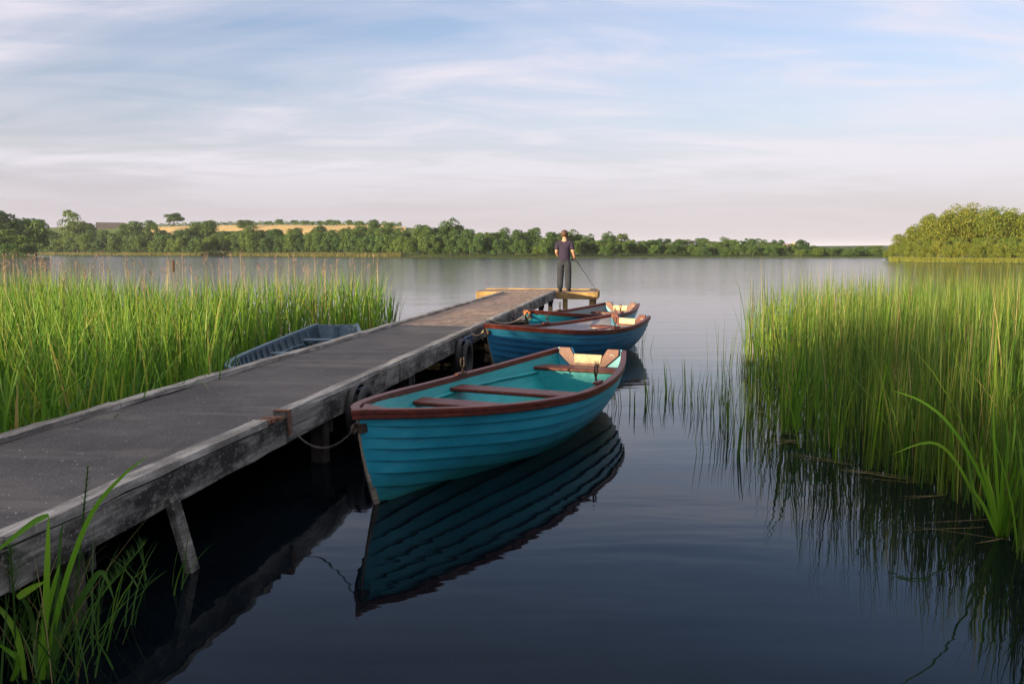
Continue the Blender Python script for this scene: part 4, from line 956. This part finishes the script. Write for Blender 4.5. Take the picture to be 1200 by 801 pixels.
        for s in (1, -1):
            t = .60; p = hu.pt(t, 1)
            bm = bmesh.new(); box(bm, p.x - .09, p.x + .09, (p.y - .03) * s - .022, (p.y - .03) * s + .022, p.z + .027, p.z + .048); bl = bmobj('rowlock_block', bm, rim_m, root, bevel=.004)
            bm = bmesh.new(); c0 = Vector((p.x, (p.y - .05) * s, p.z + .05)); tube(bm, [c0, c0 + Vector((0, 0, .04))], .010, 6)
            for q in (1, -1): tube(bm, [c0 + Vector((0, 0, .035)), c0 + Vector((.032 * q, 0, .065)), c0 + Vector((.038 * q, 0, .11)), c0 + Vector((.028 * q, 0, .14))], .0085, 6)
            bmobj('rowlock', bm, iron, bl, smooth=True)
        bm = bmesh.new(); p = hu.pt(0, .86); ring(bm, p + Vector((-.035, 0, 0)), .028, .007, Vector((0, 1, 0)), 12, 6); box(bm, p.x - .01, p.x + .06, -.035, .035, p.z - .03, p.z + .03); bmobj('bow_eye', bm, iron, root)
    if ribs:
        for i in range(ribs):
            t = .10 + .86 * i / ribs; bm = bmesh.new()
            prev = None
            if 1:
                for k in range(30):
                    s = 1 if k < 15 else -1; v = (.98 - .73 * k / 14) if k < 15 else (.25 + .73 * (k - 15) / 14); rr = []
                    for dx, of in ((-.016, -.022), (.016, -.022), (.016, -.05), (-.016, -.05)):
                        p = hu.pt(t, v, of); rr.append(bm.verts.new((p.x + dx, p.y * s, p.z)))
                    if prev:
                        for q in range(4): bm.faces.new((prev[q], prev[(q + 1) % 4], rr[(q + 1) % 4], rr[q]))
                    prev = rr
            bmobj('rib', bm, rim_m, root)
        bm = bmesh.new(); box(bm, xt - .10, xt - .04, -.03, .03, .0, ht - .02); bmobj('transom_knee', bm, rim_m, root)
    root['L'] = L; return root, hu
def between(bow, stern):
    dv = (stern - bow).xy; return (bow.xy + stern.xy) / 2, math.atan2(dv.y, dv.x), dv.length
BADGE = -1
grp = None
b1b = P(419, 479, .66); b1s = (P(731, 411, .57) + P(655, 404, .58)) / 2
c1, r1, L1 = between(b1b, b1s); print('BOAT1', L1, c1, math.degrees(r1))
boat1, hull1 = make_boat('nearest rowing boat, bright blue outside with empty teal inside', L1, .72, (c1.x, c1.y, 0), r1, teal_out, teal_in, mahog, thw=((.40, .39), (.575, .385), (.915, .405)))
b2b = P(570, 379, .66); b2s = (P(764, 370, .57) + P(714, 366, .58)) / 2
c2, r2, L2 = between(b2b, b2s); print('BOAT2', L2)
boat2, hull2 = make_boat('second rowing boat, dark blue planks and pale grey inside, bow against the jetty', L2, .70, (c2.x, c2.y, 0), r2, blue_out, grey_in, mahog)
b3b = P(620, 363, .66); b3s = (P(743, 355, .57) + P(715, 353, .58)) / 2
c3, r3, L3 = between(b3b, b3s); print('BOAT3', L3)
boat3, hull3 = make_boat('farthest rowing boat at the jetty, turquoise bow half hidden behind the second boat', L3, .70, (c3.x, c3.y, 0), r3, teal_out, dim_in, mahog)
b4b = Vector((-2.78, 8.5, 0)); b4s = P(395, 386, .27); c4, r4, L4 = between(b4b, b4s); print('BOAT4', L4)
boat4, hull4 = make_boat('old grey-blue rowing boat lying half swamped in the reeds left of the jetty', L4, .66, (c4.x, c4.y, -.17), r4, old_out, old_in, old_out, ribs=17, thw=((.42, .33), (.63, .33), (.88, .36)), old=True, sheer=.98)
# things in the boats
bx, nt, b, o = nodes('pale_blue_plastic'); b.inputs['Base Color'].default_value = (.22, .47, .62, 1); b.inputs['Roughness'].default_value = .35
bm = bmesh.new(); box(bm, -.17, .17, -.10, .10, 0, .22)
can = bmobj('plastic_container', bm, bx, bevel=.03); q = boat1.matrix_basis @ Vector((L1 * .435, .20, .17)); can.location = q; can.rotation_euler = (0, 0, r1 + 1.5)
tag(can, 'pale blue plastic container tucked behind the rear seat of the nearest boat', 'container')
bm = bmesh.new(); box(bm, -.09, .09, -.04, .04, .218, .232); bmobj('lid', bm, bx, can, bevel=.005)
def oar(label, root, a, e):
    o_ = empty('oar', root.matrix_basis @ Vector(a)); dv = Vector(e) - Vector(a); ln = dv.length; tag(o_, label, 'oar')
    o_.rotation_euler = (root.matrix_basis.to_3x3() @ dv).to_track_quat('X', 'Z').to_euler()
    bm = bmesh.new(); tube(bm, [(0, 0, 0), (.12, 0, 0), (.14, 0, 0), (ln * .7, 0, 0)], [.016, .018, .022, .020], 8); bmobj('shaft', bm, mahog, o_, smooth=True)
    bm = bmesh.new(); box(bm, ln * .7, ln, -.06, .06, -.008, .008); bmobj('blade', bm, mahog, o_, bevel=.004)
oar('dark oar lying across the seats of the second boat', boat2, (-.2, .15, .36), (L2 * .36, -.05, .39))
oar('dark oar lying inside the farthest boat at the jetty', boat3, (-.3, -.1, .36), (L3 * .34, -.1, .38))

# ------------------------------------------------------------------ chain, ropes, fenders
chain_m = simple('galvanised_chain', [(.3, (.04, .036, .032)), (.6, (.10, .092, .082)), (.8, (.13, .08, .05))], s=60, rough=.5, metal=.5)
def sag(a, e, s, n): return [a.lerp(e, i / (n - 1)) - Vector((0, 0, s * 4 * (i / (n - 1)) * (1 - i / (n - 1)))) for i in range(n)]
def jw(x, y, z): p = J(x, y); return Vector((p[0], p[1], z))
a = jw(SB - .05, -.075, d - .04); e = boat1.matrix_basis @ (hull1.pt(0, .86) + Vector((-.06, 0, -.01)))
pth = sag(a, e, .13, 46); bm = bmesh.new()
for i in range(len(pth) - 1):
    c_ = (pth[i] + pth[i + 1]) / 2; dv = pth[i + 1] - pth[i]; ax = dv.cross(Vector((0, 0, 1))) if i % 2 else dv.cross(Vector((0, 0, 1))).cross(dv)
    ring(bm, c_, .006, .0018, ax, 10, 5, stretch=dv.length * .78 / .006, sdir=dv)
ch = bmobj('mooring_chain', bm, chain_m, smooth=True); tag(ch, 'thin chain sagging from the jetty edge to the bow of the nearest boat', 'chain')
rope_m = simple('mooring_rope', [(.3, (.20, .15, .10)), (.7, (.38, .30, .22))], s=80, rough=.9)
blue_rope = simple('blue_rope', [(.3, (.03, .05, .10)), (.7, (.08, .12, .20))], s=80, rough=.9)
black_rub = simple('black_rubber', [(.3, (.010, .010, .011)), (.7, (.028, .028, .030))], s=12, rough=.75)
orange = simple('orange_twine', [(.3, (.45, .13, .04)), (.7, (.6, .22, .08))], s=60, rough=.8)
def rope(label, pts, r, m, cat='rope'):
    base = Vector(pts[0]); bm = bmesh.new(); tube(bm, [Vector(p) - base for p in pts], r, 6); o_ = bmobj('mooring_rope', bm, m, smooth=True); o_.location = base; return tag(o_, label, cat)
e2 = boat2.matrix_basis @ (hull2.pt(0, .9) + Vector((-.05, 0, 0))); e3 = boat3.matrix_basis @ (hull3.pt(0, .95) + Vector((-.05, 0, 0)))
x2 = jl(e2).x
rope('pale rope from the jetty edge to the bow of the second boat', sag(jw(x2 + .25, -.06, d - .02), e2, .05, 10), .011, rope_m)
x3 = jl(e3).x
rope('pale rope stretched from the jetty to the turquoise bow of the farthest boat', sag(jw(x3 - .9, -.06, d + .03), e3, .10, 12), .012, rope_m)
rope('short orange twine tied round the turquoise bow of the farthest boat', [e3 + Vector((.05 * math.cos(k), .045 * math.sin(k), .02 + .03 * math.sin(3 * k))) for k in np.linspace(0, 9, 26)], .010, orange)
q = jw(x2 - .20, -.10, 0); pts = []
for k in range(5):
    for u in np.linspace(0, math.pi, 9): pts.append(q + Vector((ju.x * (.10 * (k - 2) + .05 * math.cos(u)), ju.y * (.10 * (k - 2) + .05 * math.cos(u)), d - .02 - (.42 + .05 * (k % 2)) * math.sin(u))))
rope('hank of dark blue rope hanging down the jetty side by the second boat', pts, .016, blue_rope)
def tyre(label, x, z, rad, w_):
    t = empty('tyre_fender', jw(x, -.05, z), ja); tag(t, label, 'tyre'); bm = bmesh.new()
    prof = []
    for k in range(16):
        u = 2 * math.pi * k / 16; prof.append((rad - .055 + .055 * math.copysign(abs(math.cos(u)) ** .6, math.cos(u)), w_ / 2 * math.copysign(abs(math.sin(u)) ** .6, math.sin(u))))
    prof = [p for k, p in enumerate(prof) if not (5 < k < 11)] ; rs = []
    for i in range(28):
        u = 2 * math.pi * i / 28; rs.append([bm.verts.new((r_ * math.cos(u), -w_ / 2 - .01 + h_, r_ * math.sin(u))) for r_, h_ in prof])
    n = len(prof)
    for i in range(28):
        for k in range(n - 1): bm.faces.new((rs[i][k], rs[(i + 1) % 28][k], rs[(i + 1) % 28][k + 1], rs[i][k + 1]))
    bmobj('tyre', bm, black_rub, t, smooth=True)
    bm = bmesh.new()
    for s in (-1, 1): tube(bm, [(.06 * s, .02, d - z - .02), (.05 * s, -w_ - .0, rad - .02), (.03 * s, -w_ / 2, rad - .12)], .008, 6)
    bmobj('lashing', bm, blue_rope, t, smooth=True)
xt1 = jl(P(447, 455, d)).x
tyre('black tyre fender on the jetty side behind the bow of the nearest boat', xt1, d - .20, .23, .13)
tyre('black tyre fender on the jetty side touching the bow of the second boat', x2 - .62, d - .28, .27, .15)

# ------------------------------------------------------------------ angler
skin = simple('skin', [(.3, (.36, .19, .13)), (.7, (.46, .26, .18))], s=8, rough=.6, bstr=0)
shirt_m = simple('plum_navy_cotton', [(.3, (.013, .009, .026)), (.7, (.026, .018, .046))], s=9, rough=.9, bstr=.3)
trous_m = simple('grey_denim', [(.3, (.012, .015, .025)), (.7, (.024, .028, .042))], s=7, rough=.9, bstr=.3)
hair_m = simple('brown_hair', [(.3, (.035, .018, .010)), (.7, (.085, .045, .025))], s=30, rough=.6)
shoe_m = simple('dark_shoe', [(.3, (.015, .015, .017)), (.7, (.03, .03, .03))], s=10, rough=.7)
glove_m = shoe_m
def skinned(name, verts, edges, mat_, parent, root_v=0, sub=2):
    me = bpy.data.meshes.new(name); me.from_pydata([v[0] for v in verts], edges, []); me.materials.append(mat_)
    o_ = link(name, me, parent); sk = o_.modifiers.new('skin', 'SKIN'); sk.use_smooth_shade = True; sk.branch_smoothing = .4
    for i, v in enumerate(verts):
        r_ = v[1]; s_ = me.skin_vertices[0].data[i]; s_.radius = r_ if isinstance(r_, tuple) else (r_, r_); s_.use_root = (i == root_v)
    su = o_.modifiers.new('sub', 'SUBSURF'); su.levels = su.render_levels = sub; return o_
fp = P(662, 342, d); fp = Vector((PD(661, 341, fp.y + .25).x, fp.y + .22, d + .003))
man = empty('person', fp, R(-14)); man.scale = (1.10, 1.06, .965); tag(man, 'person in plum T-shirt and grey trousers standing at the jetty end, holding a rod', 'person')
# local: +y away from the viewer, +x right; standing height 1.76
LH, RH = (-.10, .30, 1.02), (.235, .20, .95)
Vb = [((0, 0, .95), (.105, .08)), ((0, .005, 1.12), (.115, .085)), ((0, -.005, 1.30), (.155, .105)), ((0, -.01, 1.43), (.11, .08)), ((0, .0, 1.50), .052), ((0, .012, 1.56), .050), ((0, .02, 1.64), (.075, .092)), ((0, .018, 1.715), (.068, .082)),
      ((-.17, -.005, 1.425), .058), ((-.205, -.02, 1.16), .043), ((-.20, .14, 1.05), .036), ((LH[0] - .02, LH[1] - .02, LH[2]), .028),
      ((.17, -.005, 1.425), .058), ((.225, -.03, 1.16), .043), ((.25, .08, 1.02), .036), ((RH[0], RH[1] - .03, RH[2] + .01), .028),
      ((-.10, 0, .88), .088), ((-.10, .01, .50), .058), ((-.105, -.02, .10), .042), ((.10, 0, .88), .088), ((.10, .015, .50), .058), ((.105, -.02, .10), .042),
      ((-.11, .10, .04), .035), ((.115, .10, .04), .035)]
Eb = [(0, 1), (1, 2), (2, 3), (3, 4), (4, 5), (5, 6), (6, 7), (3, 8), (8, 9), (9, 10), (10, 11), (3, 12), (12, 13), (13, 14), (14, 15), (0, 16), (16, 17), (17, 18), (0, 19), (19, 20), (20, 21), (18, 22), (21, 23)]
# hands: five fingers each, closed round the rod
def hand(Vb, Eb, wrist, c, dirv):
    c = Vector(c); b0 = len(Vb); Vb.append((tuple(c), .026)); Eb.append((wrist, b0))
    dirv = Vector(dirv).normalized(); side = dirv.cross(Vector((0, 0, 1))).normalized()
    for k in range(4):
        r_ = c + dirv * (.02 + .012 * k) + Vector((0, 0, .012 - .014 * k)); i0 = len(Vb)
        ln = (.9, 1, .95, .78)[k]
        Vb.append((tuple(r_ + side * .022 * ln), .0095)); Vb.append((tuple(r_ + side * .030 * ln + Vector((0, 0, -.028 * ln))), .0090)); Vb.append((tuple(r_ + side * .004 + Vector((0, 0, -.040 * ln))), .0080))
        Eb += [(b0, i0), (i0, i0 + 1), (i0 + 1, i0 + 2)]
    i0 = len(Vb); Vb.append((tuple(c - side * .022 + dirv * .01), .0105)); Vb.append((tuple(c - side * .024 + dirv * .04 + Vector((0, 0, -.02))), .0095)); Eb += [(b0, i0), (i0, i0 + 1)]
hand(Vb, Eb, 11, LH, (.8, .3, -.3)); hand(Vb, Eb, 15, RH, (.4, .8, -.5))
body = skinned('body', Vb, Eb, skin, man)
bm = bmesh.new()                                                       # face: nose, ears, eyes, mouth (he looks out over the water)
tube(bm, [(0, .100, 1.665), (0, .124, 1.630), (0, .104, 1.618)], [.010, .016, .012], 6); bmobj('nose', bm, skin, man, smooth=True)
for s in (-1, 1): bm = bmesh.new(); ring(bm, (.080 * s, .012, 1.645), .020, .009, Vector((1, 0, 0)), 10, 5, stretch=1.4, sdir=Vector((0, 0, 1))); bmobj('ear', bm, skin, man, smooth=True)
for s in (-1, 1): bm = bmesh.new(); bmesh.ops.create_icosphere(bm, subdivisions=2, radius=.011, matrix=Matrix.Translation((.030 * s, .098, 1.668))); bmobj('eye', bm, hair_m, man, smooth=True)
bm = bmesh.new(); tube(bm, [(-.025, .098, 1.590), (0, .104, 1.588), (.025, .098, 1.590)], .006, 5); bmobj('mouth', bm, hair_m, man, smooth=True)
bm = bmesh.new(); bmesh.ops.create_icosphere(bm, subdivisions=4, radius=1)
for v in bm.verts:
    n_ = .05 * math.sin(v.co.x * 23 + v.co.z * 11) * math.sin(v.co.y * 19 + 2) * math.cos(v.co.z * 17)
    v.co = Vector((v.co.x * .093 * (1 + n_), v.co.y * .110 * (1 + n_) + .006, v.co.z * .112 * (1 + n_) + 1.685))
bmesh.ops.delete(bm, geom=[v for v in bm.verts if v.co.z < 1.585 + max(0, (v.co.y + .02) * 1.2) or (v.co.y > .07 and v.co.z < 1.715)], context='VERTS')
bmobj('hair', bm, hair_m, man, smooth=True)
Vs = [((0, 0, .84), (.150, .112)), ((0, 0, .93), (.160, .118)), ((0, .0, 1.12), (.160, .115)), ((0, -.005, 1.30), (.178, .122)), ((0, -.008, 1.42), (.135, .095)), ((0, -.002, 1.485), (.066, .062)), ((-.175, -.005, 1.425), .074), ((-.19, -.014, 1.28), .070), ((-.203, -.02, 1.20), .066), ((.175, -.005, 1.425), .074), ((.203, -.020, 1.28), .070), ((.221, -.026, 1.20), .066)]
Es = [(0, 1), (1, 2), (2, 3), (3, 4), (4, 5), (4, 6), (6, 7), (7, 8), (4, 9), (9, 10), (10, 11)]
skinned('shirt', Vs, Es, shirt_m, man)
Vt = [((0, 0, 1.04), (.145, .108)), ((0, 0, .90), (.165, .125)), ((-.095, 0, .82), (.098, .105)), ((-.10, .012, .50), (.092, .095)), ((-.105, -.012, .25), (.084, .086)), ((-.108, -.015, .06), (.078, .082)), ((.095, 0, .82), (.098, .105)), ((.10, .012, .50), (.092, .095)), ((.105, -.012, .25), (.084, .086)), ((.112, -.015, .06), (.078, .082))]
Et = [(0, 1), (1, 2), (2, 3), (3, 4), (4, 5), (1, 6), (6, 7), (7, 8), (8, 9)]
skinned('trousers', Vt, Et, trous_m, man)
for s in (-1, 1):
    bm = bmesh.new(); bmesh.ops.create_icosphere(bm, subdivisions=3, radius=1)
    for v in bm.verts: v.co = Vector((v.co.x * .052 + .108 * s + .02 * s * max(0, v.co.y), v.co.y * .145 + .045, max(v.co.z, -.55) * .065 + .036))
    bmobj('shoe', bm, shoe_m, man, smooth=True)
M0 = Matrix.Translation(fp) @ Matrix.Rotation(R(-14), 4, 'Z')
rh = M0 @ Vector((RH[0] + .03, RH[1] + .02, RH[2] - .02)); lh = M0 @ Vector(LH)
tip = PD(697.5, 338, rh.y + 1.35); dv = (tip - rh); butt = rh - dv.normalized() * .32
rod = empty('fishing_rod', butt); rod.rotation_euler = dv.to_track_quat('X', 'Z').to_euler(); tag(rod, 'thin dark fishing rod held low by the angler, pointing down to the right', 'fishing rod')
Lr = dv.length + .32
rod_m = simple('rod_black', [(.3, (.012, .012, .014)), (.7, (.03, .03, .032))], s=20, rough=.4, bstr=0); cork = simple('cork', [(.3, (.25, .15, .08)), (.7, (.35, .23, .13))], s=60)
bm = bmesh.new(); tube(bm, [(.4, 0, 0), (Lr * .6, 0, 0), (Lr, 0, 0)], [.010, .0075, .0045], 6); bmobj('blank', bm, rod_m, rod)
bm = bmesh.new(); tube(bm, [(0, 0, 0), (.02, 0, 0), (.40, 0, 0), (.41, 0, 0)], [.010, .014, .013, .009], 8); bmobj('grip', bm, rod_m, rod, smooth=True)
bm = bmesh.new(); tube(bm, [(.26, -.02, -.07), (.26, .05, -.07)], .038, 12); tube(bm, [(.26, .015, -.01), (.26, .015, -.06)], .008, 6); tube(bm, [(.26, .05, -.07), (.26, .09, -.07), (.31, .09, -.07)], .006, 6); bmobj('reel', bm, rod_m, rod)
bm = bmesh.new()
for f in (.45, .62, .76, .88, .985): ring(bm, (Lr * f, 0, -.014), .010, .002, Vector((1, 0, 0)), 10, 5)
bmobj('line_guide', bm, iron, rod)

# ------------------------------------------------------------------ odds and ends


# ------------------------------------------------------------------ evening air
hm = bpy.data.materials.new('evening_air'); hm.use_nodes = True; nt = hm.node_tree
nt.nodes.remove(nt.nodes['Principled BSDF']); pv = nt.nodes.new('ShaderNodeVolumePrincipled'); pv.inputs['Color'].default_value = (.86, .90, 1, 1); pv.inputs['Density'].default_value = HAZE_D; pv.inputs['Anisotropy'].default_value = 0
nt.links.new(pv.outputs[0], nt.nodes['Material Output'].inputs['Volume'])
bm = bmesh.new(); box(bm, -8200, 8200, -3400, 8200, -3.0, 60); hz_o = bmobj('haze', bm, hm); tag(hz_o, kind='stuff')
